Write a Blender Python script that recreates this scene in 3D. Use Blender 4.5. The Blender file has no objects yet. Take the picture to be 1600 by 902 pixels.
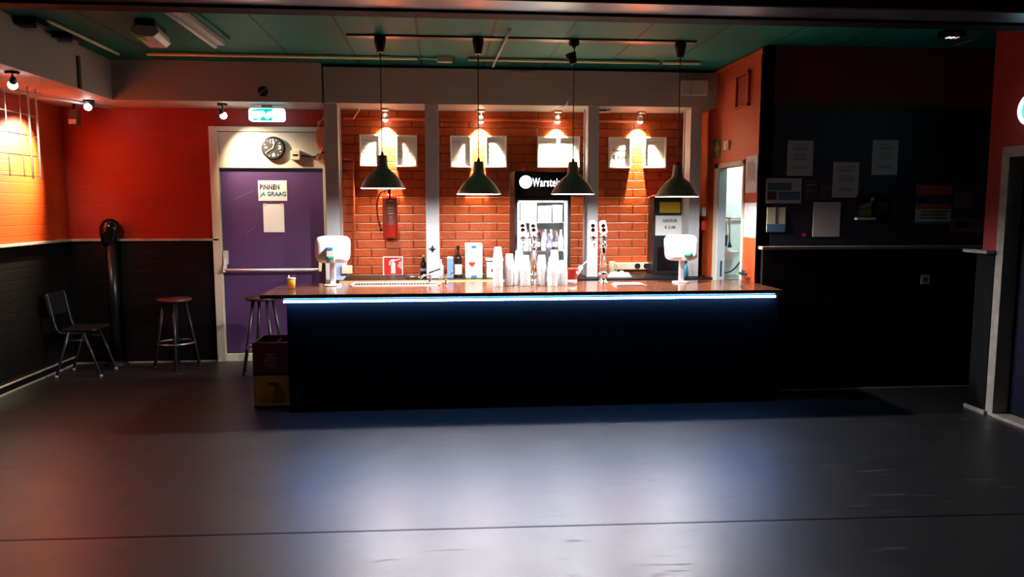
import bpy, bmesh, math, random
from mathutils import Vector, Matrix, Euler

random.seed(7)
sc = bpy.context.scene
COL = sc.collection
PI = math.pi

# ------------------------------------------------------------------ camera, world, exposure
CAM_H, FPX = 1.65, 1200.0
PITCH, YAW = math.radians(6.13), math.radians(5.24)
cam_d = bpy.data.cameras.new('camera')
cam = bpy.data.objects.new('camera', cam_d)
COL.objects.link(cam)
cam.location = (0, 0, CAM_H)
cam.rotation_euler = (PI / 2 - PITCH, 0, -YAW)
cam_d.sensor_width = 36.0
cam_d.lens = FPX / 1600 * 36.0
cam_d.clip_start = 0.05
sc.camera = cam
vs = sc.view_settings
vs.view_transform = 'Standard'
vs.look = 'None'
vs.gamma = 1.0
vs.exposure = 0.0
vs.use_curve_mapping = False
world = bpy.data.worlds.new('dim_hall')
sc.world = world
world.use_nodes = True
world.node_tree.nodes['Background'].inputs[0].default_value = (0.8, 0.85, 1.0, 1)
world.node_tree.nodes['Background'].inputs[1].default_value = 0.018

P_PENDANT, P_BOARD, P_LEFT, P_CORNER, P_DOOR, P_KITCHEN = 95.0, 600.0, 90.0, 1150.0, 110.0, 70.0
E_LED, E_FRIDGE, E_EXIT = 85.0, 24.0, 3.0

# ------------------------------------------------------------------ pixel survey of the photograph -> points on real planes
_cp, _sp, _cy, _sy = math.cos(PITCH), math.sin(PITCH), math.cos(YAW), math.sin(YAW)
def ray(x, y):
    r = (x - 800) / FPX; u = -(y - 451) / FPX
    a, b, c = r, _cp + u * _sp, -_sp + u * _cp
    return Vector((_cy * a + _sy * b, -_sy * a + _cy * b, c))
def atY(x, y, Y):
    d = ray(x, y); return Vector((0, 0, CAM_H)) + d * (Y / d.y)
def atX(x, y, X):
    d = ray(x, y); return Vector((0, 0, CAM_H)) + d * (X / d.x)
def atZ(x, y, Z):
    d = ray(x, y); return Vector((0, 0, CAM_H)) + d * ((Z - CAM_H) / d.z)

# ------------------------------------------------------------------ materials
def mat(name, color, rough=0.5, metal=0.0, emit=None, estr=0.0, noise=0.0, nscale=8.0, bump=0.0, spec=0.5, alpha=1.0, trans=0.0):
    m = bpy.data.materials.new(name); m.use_nodes = True
    nt = m.node_tree; b = nt.nodes['Principled BSDF']
    b.inputs['Base Color'].default_value = (*color, 1)
    b.inputs['Roughness'].default_value = rough
    b.inputs['Metallic'].default_value = metal
    b.inputs['Specular IOR Level'].default_value = spec
    b.inputs['Transmission Weight'].default_value = trans
    if emit:
        b.inputs['Emission Color'].default_value = (*emit, 1)
        b.inputs['Emission Strength'].default_value = estr
    if noise > 0 or bump > 0:
        g = nt.nodes.new('ShaderNodeNewGeometry')
        n = nt.nodes.new('ShaderNodeTexNoise')
        n.inputs['Scale'].default_value = nscale; n.inputs['Detail'].default_value = 5
        nt.links.new(g.outputs['Position'], n.inputs['Vector'])
        if noise > 0:
            r = nt.nodes.new('ShaderNodeValToRGB')
            r.color_ramp.elements[0].position = 0.3; r.color_ramp.elements[1].position = 0.7
            r.color_ramp.elements[0].color = (*[c * (1 - noise) for c in color], 1)
            r.color_ramp.elements[1].color = (*[min(1, c * (1 + noise)) for c in color], 1)
            nt.links.new(n.outputs['Fac'], r.inputs['Fac'])
            nt.links.new(r.outputs['Color'], b.inputs['Base Color'])
        if bump > 0:
            bp = nt.nodes.new('ShaderNodeBump')
            bp.inputs['Strength'].default_value = bump; bp.inputs['Distance'].default_value = 0.01
            nt.links.new(n.outputs['Fac'], bp.inputs['Height'])
            nt.links.new(bp.outputs['Normal'], b.inputs['Normal'])
    return m

def brick_mat(name, color, axis, rough=0.5, bump=0.7, bw=0.30, rh=0.098, mortar=0.007, dark=0.8, spec=0.4, mortar_col=None):
    """painted brickwork laid out in world metres; axis 'X' = wall along x, 'Y' = wall along y"""
    m = bpy.data.materials.new(name); m.use_nodes = True
    nt = m.node_tree; b = nt.nodes['Principled BSDF']
    b.inputs['Roughness'].default_value = rough
    b.inputs['Specular IOR Level'].default_value = spec
    g = nt.nodes.new('ShaderNodeNewGeometry')
    s = nt.nodes.new('ShaderNodeSeparateXYZ'); c = nt.nodes.new('ShaderNodeCombineXYZ')
    nt.links.new(g.outputs['Position'], s.inputs[0])
    nt.links.new(s.outputs[axis], c.inputs['X']); nt.links.new(s.outputs['Z'], c.inputs['Y'])
    nz = nt.nodes.new('ShaderNodeTexNoise'); nz.inputs['Scale'].default_value = 9; nz.inputs['Detail'].default_value = 4
    nt.links.new(g.outputs['Position'], nz.inputs['Vector'])
    # slightly wandering joints
    sub = nt.nodes.new('ShaderNodeVectorMath'); sub.operation = 'SUBTRACT'; sub.inputs[1].default_value = (0.5, 0.5, 0.5)
    nt.links.new(nz.outputs['Color'], sub.inputs[0])
    scl = nt.nodes.new('ShaderNodeVectorMath'); scl.operation = 'SCALE'; scl.inputs['Scale'].default_value = 0.014
    nt.links.new(sub.outputs[0], scl.inputs[0])
    add = nt.nodes.new('ShaderNodeVectorMath'); add.operation = 'ADD'
    nt.links.new(c.outputs[0], add.inputs[0]); nt.links.new(scl.outputs[0], add.inputs[1])
    br = nt.nodes.new('ShaderNodeTexBrick')
    br.inputs['Scale'].default_value = 1.0
    br.inputs['Brick Width'].default_value = bw; br.inputs['Row Height'].default_value = rh
    br.inputs['Mortar Size'].default_value = mortar; br.inputs['Mortar Smooth'].default_value = 0.6
    br.inputs['Color1'].default_value = (*color, 1)
    br.inputs['Color2'].default_value = (*[k * 0.9 for k in color], 1)
    mc = mortar_col or [k * dark for k in color]
    br.inputs['Mortar'].default_value = (*mc, 1)
    nt.links.new(add.outputs[0], br.inputs['Vector'])
    nt.links.new(br.outputs['Color'], b.inputs['Base Color'])
    n2 = nt.nodes.new('ShaderNodeTexNoise'); n2.inputs['Scale'].default_value = 22; n2.inputs['Detail'].default_value = 6
    nt.links.new(g.outputs['Position'], n2.inputs['Vector'])
    mx = nt.nodes.new('ShaderNodeMath'); mx.operation = 'MULTIPLY_ADD'
    mx.inputs[1].default_value = -1.0
    nt.links.new(br.outputs['Fac'], mx.inputs[0])
    k = nt.nodes.new('ShaderNodeMath'); k.operation = 'MULTIPLY'; k.inputs[1].default_value = 0.35
    nt.links.new(n2.outputs['Fac'], k.inputs[0]); nt.links.new(k.outputs[0], mx.inputs[2])
    bp = nt.nodes.new('ShaderNodeBump'); bp.inputs['Strength'].default_value = bump; bp.inputs['Distance'].default_value = 0.012
    nt.links.new(mx.outputs[0], bp.inputs['Height']); nt.links.new(bp.outputs['Normal'], b.inputs['Normal'])
    return m

ORANGE = (0.37, 0.056, 0.004)
M = {}
M['brick_x'] = brick_mat('painted_orange_brick_across', ORANGE, 'X', rh=0.092, dark=0.4, bump=0.9)  # shadow lines of the joints are put into the darker mortar colour
M['brick_y'] = brick_mat('painted_orange_brick_along', ORANGE, 'Y')
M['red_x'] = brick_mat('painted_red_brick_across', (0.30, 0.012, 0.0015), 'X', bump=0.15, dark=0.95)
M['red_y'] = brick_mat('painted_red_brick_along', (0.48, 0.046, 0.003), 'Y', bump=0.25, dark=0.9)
M['black_x'] = brick_mat('painted_black_brick_across', (0.004, 0.0035, 0.004), 'X', spec=0.2, bump=0.2, rough=0.45)
M['black_y'] = brick_mat('painted_black_brick_along', (0.004, 0.0035, 0.003), 'Y', spec=0.25, bump=0.25, rough=0.45)
M['plaster'] = mat('orange_plaster', (0.46, 0.07, 0.011), 0.55, noise=0.06, nscale=3, bump=0.1)
M['pier_red'] = mat('red_plaster', (0.30, 0.010, 0.006), 0.55, noise=0.05, nscale=3)
M['dark_board'] = mat('blue_black_board', (0.016, 0.015, 0.026), 0.5, noise=0.15, nscale=2)
M['dark_maroon'] = mat('maroon_black_paint', (0.22, 0.010, 0.022), 0.6)
M['black_paint'] = mat('black_paint', (0.0025, 0.0025, 0.003), 0.7, spec=0.1)
M['header_black'] = mat('header_black_paint', (0.010, 0.009, 0.010), 0.55)
M['soffit'] = mat('grey_soffit_paint', (0.40, 0.36, 0.31), 0.6, noise=0.05, nscale=2)
M['column'] = mat('grey_column_paint', (0.42, 0.42, 0.42), 0.5, noise=0.04, nscale=4)
M['trimgrey'] = mat('worn_grey_trim', (0.32, 0.28, 0.22), 0.5, noise=0.2, nscale=14)
M['beige'] = mat('beige_frame_paint', (0.62, 0.56, 0.42), 0.45, noise=0.05, nscale=5)
M['purple'] = mat('purple_door_paint', (0.085, 0.040, 0.125), 0.42, noise=0.06, nscale=2)
M['white'] = mat('white_plastic', (0.80, 0.79, 0.76), 0.35)
M['paper'] = mat('white_paper', (0.80, 0.79, 0.77), 0.7)
M['papergrey'] = mat('notice_paper', (0.66, 0.58, 0.55), 0.8)
M['ink'] = mat('black_ink', (0.03, 0.03, 0.04), 0.7)
M['inkgrey'] = mat('grey_ink', (0.30, 0.27, 0.26), 0.7)
M['inkblue'] = mat('blue_ink', (0.05, 0.25, 0.42), 0.7)
M['black'] = mat('black_plastic', (0.009, 0.009, 0.011), 0.4, spec=0.3)
M['blackgloss'] = mat('black_gloss', (0.006, 0.005, 0.005), 0.14, spec=0.4)
M['darkmetal'] = mat('dark_metal', (0.10, 0.10, 0.11), 0.35, metal=0.9)
M['chrome'] = mat('chrome', (0.85, 0.85, 0.87), 0.08, metal=1.0)
M['steel'] = mat('brushed_steel', (0.62, 0.62, 0.63), 0.28, metal=1.0)
M['shade'] = mat('brushed_lamp_shade', (0.50, 0.38, 0.29), 0.45, metal=0.25)
M['shadein'] = mat('white_lamp_lining', (0.88, 0.88, 0.86), 0.5)
M['bulb'] = mat('lit_bulb', (1, 1, 1), 0.5, emit=(1.0, 0.93, 0.82), estr=30)
M['bulbcool'] = mat('lit_cool_bulb', (1, 1, 1), 0.5, emit=(0.95, 0.97, 1.0), estr=18)
M['cable'] = mat('dark_cable', (0.03, 0.025, 0.02), 0.5)
M['led'] = mat('blue_white_led_diffuser', (0.1, 0.2, 0.4), 0.5, emit=(0.14, 0.38, 1.0), estr=E_LED)
M['yellowed'] = mat('yellowed_conduit', (0.90, 0.80, 0.45), 0.5)
M['cream'] = mat('cream_plastic', (0.66, 0.60, 0.42), 0.45)
M['offwhite'] = mat('offwhite_plastic', (0.62, 0.58, 0.52), 0.45)
M['wood'] = mat('dark_wood', (0.05, 0.022, 0.012), 0.35)
M['redplastic'] = mat('red_plastic', (0.65, 0.03, 0.008), 0.35)
M['extred'] = mat('extinguisher_red', (0.45, 0.02, 0.008), 0.35)
M['orangecable'] = mat('orange_cable', (0.62, 0.16, 0.05), 0.5)
M['paleblue'] = mat('pale_blue_plastic', (0.45, 0.55, 0.75), 0.45)
M['blue'] = mat('blue_cardboard', (0.14, 0.27, 0.55), 0.6)
M['tealblue'] = mat('teal_blue_plastic', (0.02, 0.2, 0.35), 0.3)
M['yellow'] = mat('yellow_sticker', (0.55, 0.42, 0.01), 0.5)
M['green'] = mat('green_sign', (0.06, 0.13, 0.05), 0.5)
M['greenlit'] = mat('green_pictogram', (0.2, 0.5, 0.02), 0.5)
M['gold'] = mat('pale_gold', (0.55, 0.45, 0.2), 0.5)
M['foam'] = mat('beer_foam', (0.85, 0.82, 0.72), 0.7)
M['cratered'] = mat('maroon_crate_plastic', (0.22, 0.010, 0.022), 0.4)
M['crateyellow'] = mat('yellow_crate_plastic', (0.95, 0.40, 0.015), 0.45)
M['crateorange'] = mat('orange_crate_print', (0.95, 0.27, 0.01), 0.45)
M['cratedark'] = mat('brown_crate_print', (0.42, 0.17, 0.012), 0.5)
M['crateemblem'] = mat('worn_crate_emblem', (0.35, 0.08, 0.05), 0.5)
M['lit_white'] = mat('backlit_white_acrylic', (0.9, 0.9, 0.9), 0.4, emit=(0.85, 0.92, 1.0), estr=4.0)
M['exit_white'] = mat('lit_exit_panel', (0.9, 0.9, 0.9), 0.4, emit=(0.42, 0.85, 1.0), estr=E_EXIT)
M['exit_teal'] = mat('lit_exit_pictogram', (0, 0.5, 0.5), 0.4, emit=(0.0, 0.72, 0.66), estr=1.0)
M['neon'] = mat('neon_tube', (0.5, 0.8, 1), 0.4, emit=(0.35, 0.75, 1.0), estr=6.0)
M['neongreen'] = mat('lit_green_acrylic', (0, 0.4, 0.2), 0.4, emit=(0.0, 0.5, 0.2), estr=0.9)
M['fridgelight'] = mat('fridge_light_tube', (1, 1, 1), 0.5, emit=(0.95, 0.98, 1.0), estr=E_FRIDGE)
M['fridgein'] = mat('fridge_white_liner', (0.30, 0.31, 0.32), 0.5)
M['lcd'] = mat('lit_blue_display', (0, 0.1, 0.3), 0.3, emit=(0.02, 0.22, 0.75), estr=1.2)
M['greenled'] = mat('lit_green_lamp', (0, 0.4, 0.2), 0.3, emit=(0.0, 0.9, 0.5), estr=1.2)
M['redled'] = mat('red_lens', (0.7, 0.02, 0.02), 0.3, emit=(1, 0.03, 0.02), estr=0.25)
M['tiles'] = brick_mat('white_kitchen_tiles', (0.66, 0.76, 0.74), 'X', rough=0.3, bump=0.3, bw=0.15, rh=0.15, mortar=0.003, mortar_col=(0.5, 0.6, 0.58))
M['kitchenwhite'] = mat('kitchen_white_paint', (0.70, 0.78, 0.77), 0.5)
M['doorgrey'] = mat('blue_grey_jamb_paint', (0.40, 0.45, 0.48), 0.5)
M['frontgrey'] = mat('counter_front_laminate', (0.62, 0.60, 0.56), 0.5)
M['woodedge'] = mat('pale_wood_edge', (0.60, 0.40, 0.14), 0.5)
M['amberglass'] = mat('dark_bottle_glass', (0.018, 0.010, 0.010), 0.1)
M['juice'] = mat('pale_bottle', (0.75, 0.70, 0.62), 0.25)
M['colablack'] = mat('cola_bottle', (0.06, 0.03, 0.05), 0.15)
M['greenbottle'] = mat('green_bottle', (0.15, 0.30, 0.14), 0.15)
M['violetcan'] = mat('violet_can', (0.18, 0.14, 0.32), 0.3, metal=0.3)
M['capred'] = mat('red_cap', (0.7, 0.08, 0.06), 0.4)
M['navy'] = mat('navy_door', (0.004, 0.004, 0.014), 0.5, spec=0.15)
M['rust'] = mat('orange_flyer_print', (0.60, 0.11, 0.05), 0.75)
M['flyerteal'] = mat('blue_flyer_print', (0.09, 0.20, 0.29), 0.75)
M['flyercream'] = mat('cream_flyer_print', (0.70, 0.62, 0.42), 0.75)
M['flyerdark'] = mat('dark_flyer_print', (0.08, 0.065, 0.07), 0.75)
M['flyermauve'] = mat('mauve_flyer_print', (0.26, 0.14, 0.17), 0.75)
M['fluted'] = mat('leather_black', (0.005, 0.005, 0.006), 0.3, spec=0.3)

def beer_mat():
    m = mat('amber_beer', (0.75, 0.42, 0.06), 0.05, trans=0.6); return m
M['beer'] = beer_mat()
def glass_mat():
    m = bpy.data.materials.new('thin_clear_glass'); m.use_nodes = True
    nt = m.node_tree; nt.nodes.clear()
    o = nt.nodes.new('ShaderNodeOutputMaterial'); t = nt.nodes.new('ShaderNodeBsdfTransparent'); g = nt.nodes.new('ShaderNodeBsdfGlossy')
    t.inputs[0].default_value = (0.98, 0.985, 0.985, 1); g.inputs['Roughness'].default_value = 0.05
    mx = nt.nodes.new('ShaderNodeMixShader'); lw = nt.nodes.new('ShaderNodeLayerWeight'); lw.inputs[0].default_value = 0.3; fr = nt.nodes.new('ShaderNodeMath'); fr.operation = 'MULTIPLY_ADD'; fr.inputs[1].default_value = 0.25; fr.inputs[2].default_value = 0.03; nt.links.new(lw.outputs['Facing'], fr.inputs[0])
    nt.links.new(fr.outputs[0], mx.inputs[0]); nt.links.new(t.outputs[0], mx.inputs[1]); nt.links.new(g.outputs[0], mx.inputs[2])
    nt.links.new(mx.outputs[0], o.inputs[0]); return m
M['glass'] = glass_mat()

def floor_mat():
    m = bpy.data.materials.new('black_vinyl_floor'); m.use_nodes = True
    nt = m.node_tree; b = nt.nodes['Principled BSDF']
    g = nt.nodes.new('ShaderNodeNewGeometry')
    n = nt.nodes.new('ShaderNodeTexNoise'); n.inputs['Scale'].default_value = 1.6; n.inputs['Detail'].default_value = 8; n.inputs['Roughness'].default_value = 0.65
    nt.links.new(g.outputs['Position'], n.inputs['Vector'])
    r = nt.nodes.new('ShaderNodeValToRGB')
    r.color_ramp.elements[0].position = 0.3; r.color_ramp.elements[0].color = (0.006, 0.0058, 0.0055, 1)
    r.color_ramp.elements[1].position = 0.72; r.color_ramp.elements[1].color = (0.013, 0.0125, 0.012, 1)
    nt.links.new(n.outputs['Fac'], r.inputs['Fac'])
    # scuffs: stretched noise, thresholded
    mp = nt.nodes.new('ShaderNodeMapping'); mp.inputs['Rotation'].default_value = (0, 0, 0.6); mp.inputs['Scale'].default_value = (3.0, 24.0, 1)
    nt.links.new(g.outputs['Position'], mp.inputs['Vector'])
    n2 = nt.nodes.new('ShaderNodeTexNoise'); n2.inputs['Scale'].default_value = 1.0; n2.inputs['Detail'].default_value = 3
    nt.links.new(mp.outputs[0], n2.inputs['Vector'])
    r2 = nt.nodes.new('ShaderNodeValToRGB')
    r2.color_ramp.elements[0].position = 0.63; r2.color_ramp.elements[0].color = (0, 0, 0, 1)
    r2.color_ramp.elements[1].position = 0.72; r2.color_ramp.elements[1].color = (1, 1, 1, 1)
    nt.links.new(n2.outputs['Fac'], r2.inputs['Fac'])
    mx = nt.nodes.new('ShaderNodeMix'); mx.data_type = 'RGBA'
    sc_ = nt.nodes.new('ShaderNodeMath'); sc_.operation = 'MULTIPLY'; sc_.inputs[1].default_value = 0.5
    nt.links.new(r2.outputs['Color'], sc_.inputs[0]); nt.links.new(sc_.outputs[0], mx.inputs['Factor'])
    nt.links.new(r.outputs['Color'], mx.inputs['A']); mx.inputs['B'].default_value = (0.06, 0.058, 0.055, 1)
    nt.links.new(mx.outputs['Result'], b.inputs['Base Color'])
    n3 = nt.nodes.new('ShaderNodeTexNoise'); n3.inputs['Scale'].default_value = 4.0; n3.inputs['Detail'].default_value = 6
    nt.links.new(g.outputs['Position'], n3.inputs['Vector'])
    mr = nt.nodes.new('ShaderNodeMapRange'); mr.inputs['To Min'].default_value = 0.37; mr.inputs['To Max'].default_value = 0.47
    nt.links.new(n3.outputs['Fac'], mr.inputs['Value']); rg = nt.nodes.new('ShaderNodeMath'); rg.operation = 'MULTIPLY_ADD'; rg.inputs[1].default_value = 0.16
    nt.links.new(r2.outputs['Color'], rg.inputs[0]); nt.links.new(mr.outputs[0], rg.inputs[2]); nt.links.new(rg.outputs[0], b.inputs['Roughness'])
    bp = nt.nodes.new('ShaderNodeBump'); bp.inputs['Strength'].default_value = 0.12; bp.inputs['Distance'].default_value = 0.006
    nt.links.new(n3.outputs['Fac'], bp.inputs['Height']); nt.links.new(bp.outputs['Normal'], b.inputs['Normal'])
    b.inputs['Specular IOR Level'].default_value = 0.75; b.inputs['IOR'].default_value = 1.62
    return m
M['floor'] = floor_mat()

def translucent(name, col, f):
    m = mat(name, col, 0.3)
    nt = m.node_tree; b = nt.nodes['Principled BSDF']; o = nt.nodes['Material Output']
    t = nt.nodes.new('ShaderNodeBsdfTranslucent'); t.inputs[0].default_value = (*col, 1)
    mx = nt.nodes.new('ShaderNodeMixShader'); mx.inputs[0].default_value = f
    nt.links.new(b.outputs[0], mx.inputs[1]); nt.links.new(t.outputs[0], mx.inputs[2]); nt.links.new(mx.outputs[0], o.inputs['Surface'])
    return m
def cup_mat():
    m = mat('thin_white_cup_plastic', (0.86, 0.86, 0.84), 0.35)
    nt = m.node_tree; b = nt.nodes['Principled BSDF']; o = nt.nodes['Material Output']
    t = nt.nodes.new('ShaderNodeBsdfTranslucent'); t.inputs[0].default_value = (0.86, 0.86, 0.84, 1)
    mx = nt.nodes.new('ShaderNodeMixShader'); mx.inputs[0].default_value = 0.35
    nt.links.new(b.outputs[0], mx.inputs[1]); nt.links.new(t.outputs[0], mx.inputs[2]); nt.links.new(mx.outputs[0], o.inputs['Surface'])
    return m
M['cup'] = cup_mat()
def ceiling_mat():
    m = bpy.data.materials.new('teal_ceiling_panels'); m.use_nodes = True
    nt = m.node_tree; b = nt.nodes['Principled BSDF']; b.inputs['Roughness'].default_value = 0.6; b.inputs['Specular IOR Level'].default_value = 0.2
    g = nt.nodes.new('ShaderNodeNewGeometry'); s = nt.nodes.new('ShaderNodeSeparateXYZ')
    nt.links.new(g.outputs['Position'], s.inputs[0])
    a = nt.nodes.new('ShaderNodeMath'); a.operation = 'MULTIPLY_ADD'; a.inputs[1].default_value = 1 / 0.6; a.inputs[2].default_value = 0.31
    nt.links.new(s.outputs['X'], a.inputs[0])
    f = nt.nodes.new('ShaderNodeMath'); f.operation = 'FRACT'; nt.links.new(a.outputs[0], f.inputs[0])
    l = nt.nodes.new('ShaderNodeMath'); l.operation = 'LESS_THAN'; l.inputs[1].default_value = 0.035; nt.links.new(f.outputs[0], l.inputs[0])
    n = nt.nodes.new('ShaderNodeTexNoise'); n.inputs['Scale'].default_value = 1.4; n.inputs['Detail'].default_value = 5
    nt.links.new(g.outputs['Position'], n.inputs['Vector'])
    r = nt.nodes.new('ShaderNodeValToRGB')
    r.color_ramp.elements[0].position = 0.35; r.color_ramp.elements[0].color = (0.003, 0.125, 0.092, 1)
    r.color_ramp.elements[1].position = 0.7; r.color_ramp.elements[1].color = (0.006, 0.165, 0.124, 1)
    nt.links.new(n.outputs['Fac'], r.inputs['Fac'])
    mx = nt.nodes.new('ShaderNodeMix'); mx.data_type = 'RGBA'
    nt.links.new(l.outputs[0], mx.inputs['Factor']); nt.links.new(r.outputs['Color'], mx.inputs['A'])
    mx.inputs['B'].default_value = (0.002, 0.03, 0.024, 1)
    nt.links.new(mx.outputs['Result'], b.inputs['Base Color'])
    return m
M['ceiling'] = ceiling_mat()

def counter_mat():
    m = mat('varnished_brown_counter', (0.16, 0.055, 0.026), 0.13, noise=0.25, nscale=6); return m
M['counter'] = counter_mat()

def beam_mat():
    m = mat('dull_steel_beam', (0.30, 0.27, 0.26), 0.33, metal=0.9, noise=0.2, nscale=3); return m
M['beam'] = beam_mat()

# ------------------------------------------------------------------ mesh builder
class MB:
    def __init__(s): s.v = []; s.f = []; s.mi = []; s.mats = []; s.cur = 0; s.sm = []; s.smooth = False
    def use(s, m):
        m = M[m] if isinstance(m, str) else m
        if m not in s.mats: s.mats.append(m)
        s.cur = s.mats.index(m); return s
    def add(s, vs_, fs):
        o = len(s.v); s.v += [Vector(p) for p in vs_]
        for f in fs: s.f.append([o + i for i in f]); s.mi.append(s.cur); s.sm.append(s.smooth)
        return s
    def box(s, a, b, T=None):
        x0, y0, z0 = a; x1, y1, z1 = b
        x0, x1 = min(x0, x1), max(x0, x1); y0, y1 = min(y0, y1), max(y0, y1); z0, z1 = min(z0, z1), max(z0, z1)
        P = [Vector(p) for p in ((x0,y0,z0),(x1,y0,z0),(x1,y1,z0),(x0,y1,z0),(x0,y0,z1),(x1,y0,z1),(x1,y1,z1),(x0,y1,z1))]
        if T: P = [T @ p for p in P]
        return s.add(P, [(0,3,2,1),(4,5,6,7),(0,1,5,4),(1,2,6,5),(2,3,7,6),(3,0,4,7)])
    def lathe(s, prof, c=(0,0,0), n=24, T=None, caps=True):
        """prof: list of (r, z) from bottom up"""
        k = s.smooth; s.smooth = True
        P = []
        for r, z in prof:
            for i in range(n):
                a = 2 * PI * i / n
                p = Vector((r * math.cos(a), r * math.sin(a), z))
                P.append((T @ p if T else p) + Vector(c))
        F = []
        for j in range(len(prof) - 1):
            for i in range(n):
                F.append((j*n+i, j*n+(i+1)%n, (j+1)*n+(i+1)%n, (j+1)*n+i))
        s.add(P, F)
        if caps:
            o = len(s.v) - len(P); s.smooth = False
            if prof[0][0] > 1e-5: s.f.append([o+i for i in range(n)][::-1]); s.mi.append(s.cur); s.sm.append(False)
            if prof[-1][0] > 1e-5: s.f.append([o+(len(prof)-1)*n+i for i in range(n)]); s.mi.append(s.cur); s.sm.append(False)
        s.smooth = k; return s
    def tube(s, pts, r, n=10, closed=False, radii=None):
        pts = [Vector(p) for p in pts]; k = s.smooth; s.smooth = True
        N = len(pts); P = []; up = None
        for i, p in enumerate(pts):
            if closed: t = pts[(i+1) % N] - pts[i-1]
            else: t = pts[min(i+1, N-1)] - pts[max(i-1, 0)]
            t.normalize()
            if up is None:
                up = Vector((0,0,1)) if abs(t.z) < 0.9 else Vector((1,0,0))
            a = t.cross(up); 
            if a.length < 1e-4: a = t.cross(Vector((0,1,0)))
            a.normalize(); b = a.cross(t).normalized(); up = b
            rr = radii[i] if radii else r
            for j in range(n):
                g = 2 * PI * j / n
                P.append(p + a * (rr * math.cos(g)) + b * (rr * math.sin(g)))
        F = []
        for i in range(N if closed else N - 1):
            i2 = (i + 1) % N
            for j in range(n): F.append((i*n+j, i2*n+j, i2*n+(j+1)%n, i*n+(j+1)%n))
        if not closed:
            F.append(tuple(range(n))[::1]); F.append(tuple((N-1)*n+j for j in range(n))[::-1])
        s.add(P, [f[::-1] for f in F]); s.smooth = k; return s
    def cyl(s, a, b, r, n=16, r2=None):
        return s.tube([a, b], r, n, radii=[r, r if r2 is None else r2])
    def prism(s, out, d0, d1, plane='XZ', T=None):
        """outline (u,w) extruded along the third axis from d0 to d1"""
        n = len(out)
        def mk(u, w, d):
            p = Vector((u, d, w)) if plane == 'XZ' else Vector((d, u, w)) if plane == 'YZ' else Vector((u, w, d))
            return T @ p if T else p
        P = [mk(u, w, d0) for u, w in out] + [mk(u, w, d1) for u, w in out]
        F = [tuple(range(n)), tuple(range(2*n-1, n-1, -1))] + [(i, n+i, n+(i+1)%n, (i+1)%n) for i in range(n)]
        return s.add(P, F)
    def build(s, name, m=None, parent=None, bevel=0.0, kind=None):
        me = bpy.data.meshes.new(name)
        pts = s.v
        xs = [p.x for p in pts]; ys = [p.y for p in pts]; zs = [p.z for p in pts]
        if parent is not None:
            org = W(parent)
        else:
            org = Vector(((min(xs)+max(xs))/2, (min(ys)+max(ys))/2, min(zs)))
        me.from_pydata([p - org for p in pts], [], s.f)
        mats = s.mats if s.mats else [M[m] if isinstance(m, str) else m]
        for k in mats: me.materials.append(k)
        if s.mats: me.polygons.foreach_set('material_index', s.mi)
        me.polygons.foreach_set('use_smooth', s.sm)
        bm = bmesh.new(); bm.from_mesh(me); bmesh.ops.recalc_face_normals(bm, faces=bm.faces); bm.to_mesh(me); bm.free()
        me.update()
        o = bpy.data.objects.new(name, me); COL.objects.link(o)
        if parent is not None: o.parent = parent
        else: o.location = org
        if bevel > 0:
            b = o.modifiers.new('bevel', 'BEVEL'); b.width = bevel; b.segments = 2; b.limit_method = 'ANGLE'; b.angle_limit = 0.7
        if kind: o['kind'] = kind
        return o

def W(o):
    p = Vector((0, 0, 0))
    while o is not None: p = p + o.location; o = o.parent
    return p

def tag(o, label, cat, group=None, kind=None):
    o['label'] = label; o['category'] = cat
    if group: o['group'] = group
    if kind: o['kind'] = kind
    return o
def thing(name, label, cat, loc, group=None):
    o = bpy.data.objects.new(name, None); o.empty_display_size = 0.1; COL.objects.link(o); o.location = loc
    return tag(o, label, cat, group)
def copy_tree(o, parent=None):
    c = o.copy(); COL.objects.link(c)
    if parent is not None: c.parent = parent
    for ch in [k for k in COL.objects if k.parent == o]: copy_tree(ch, c)
    return c
def light(kind, name, loc, parent, power, color=(1, 0.9, 0.78), size=0.05, target=None, angle=60, blend=0.5):
    d = bpy.data.lights.new(name, kind); d.energy = power; d.color = color
    d.shadow_soft_size = size
    if kind == 'SPOT': d.spot_size = math.radians(angle); d.spot_blend = blend
    o = bpy.data.objects.new(name, d); COL.objects.link(o)
    o.location = Vector(loc) - (W(parent) if parent else Vector((0,0,0)))
    if parent: o.parent = parent
    if target is not None: o.rotation_euler = (Vector(target) - Vector(loc)).to_track_quat('-Z', 'Y').to_euler()
    return o
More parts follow.
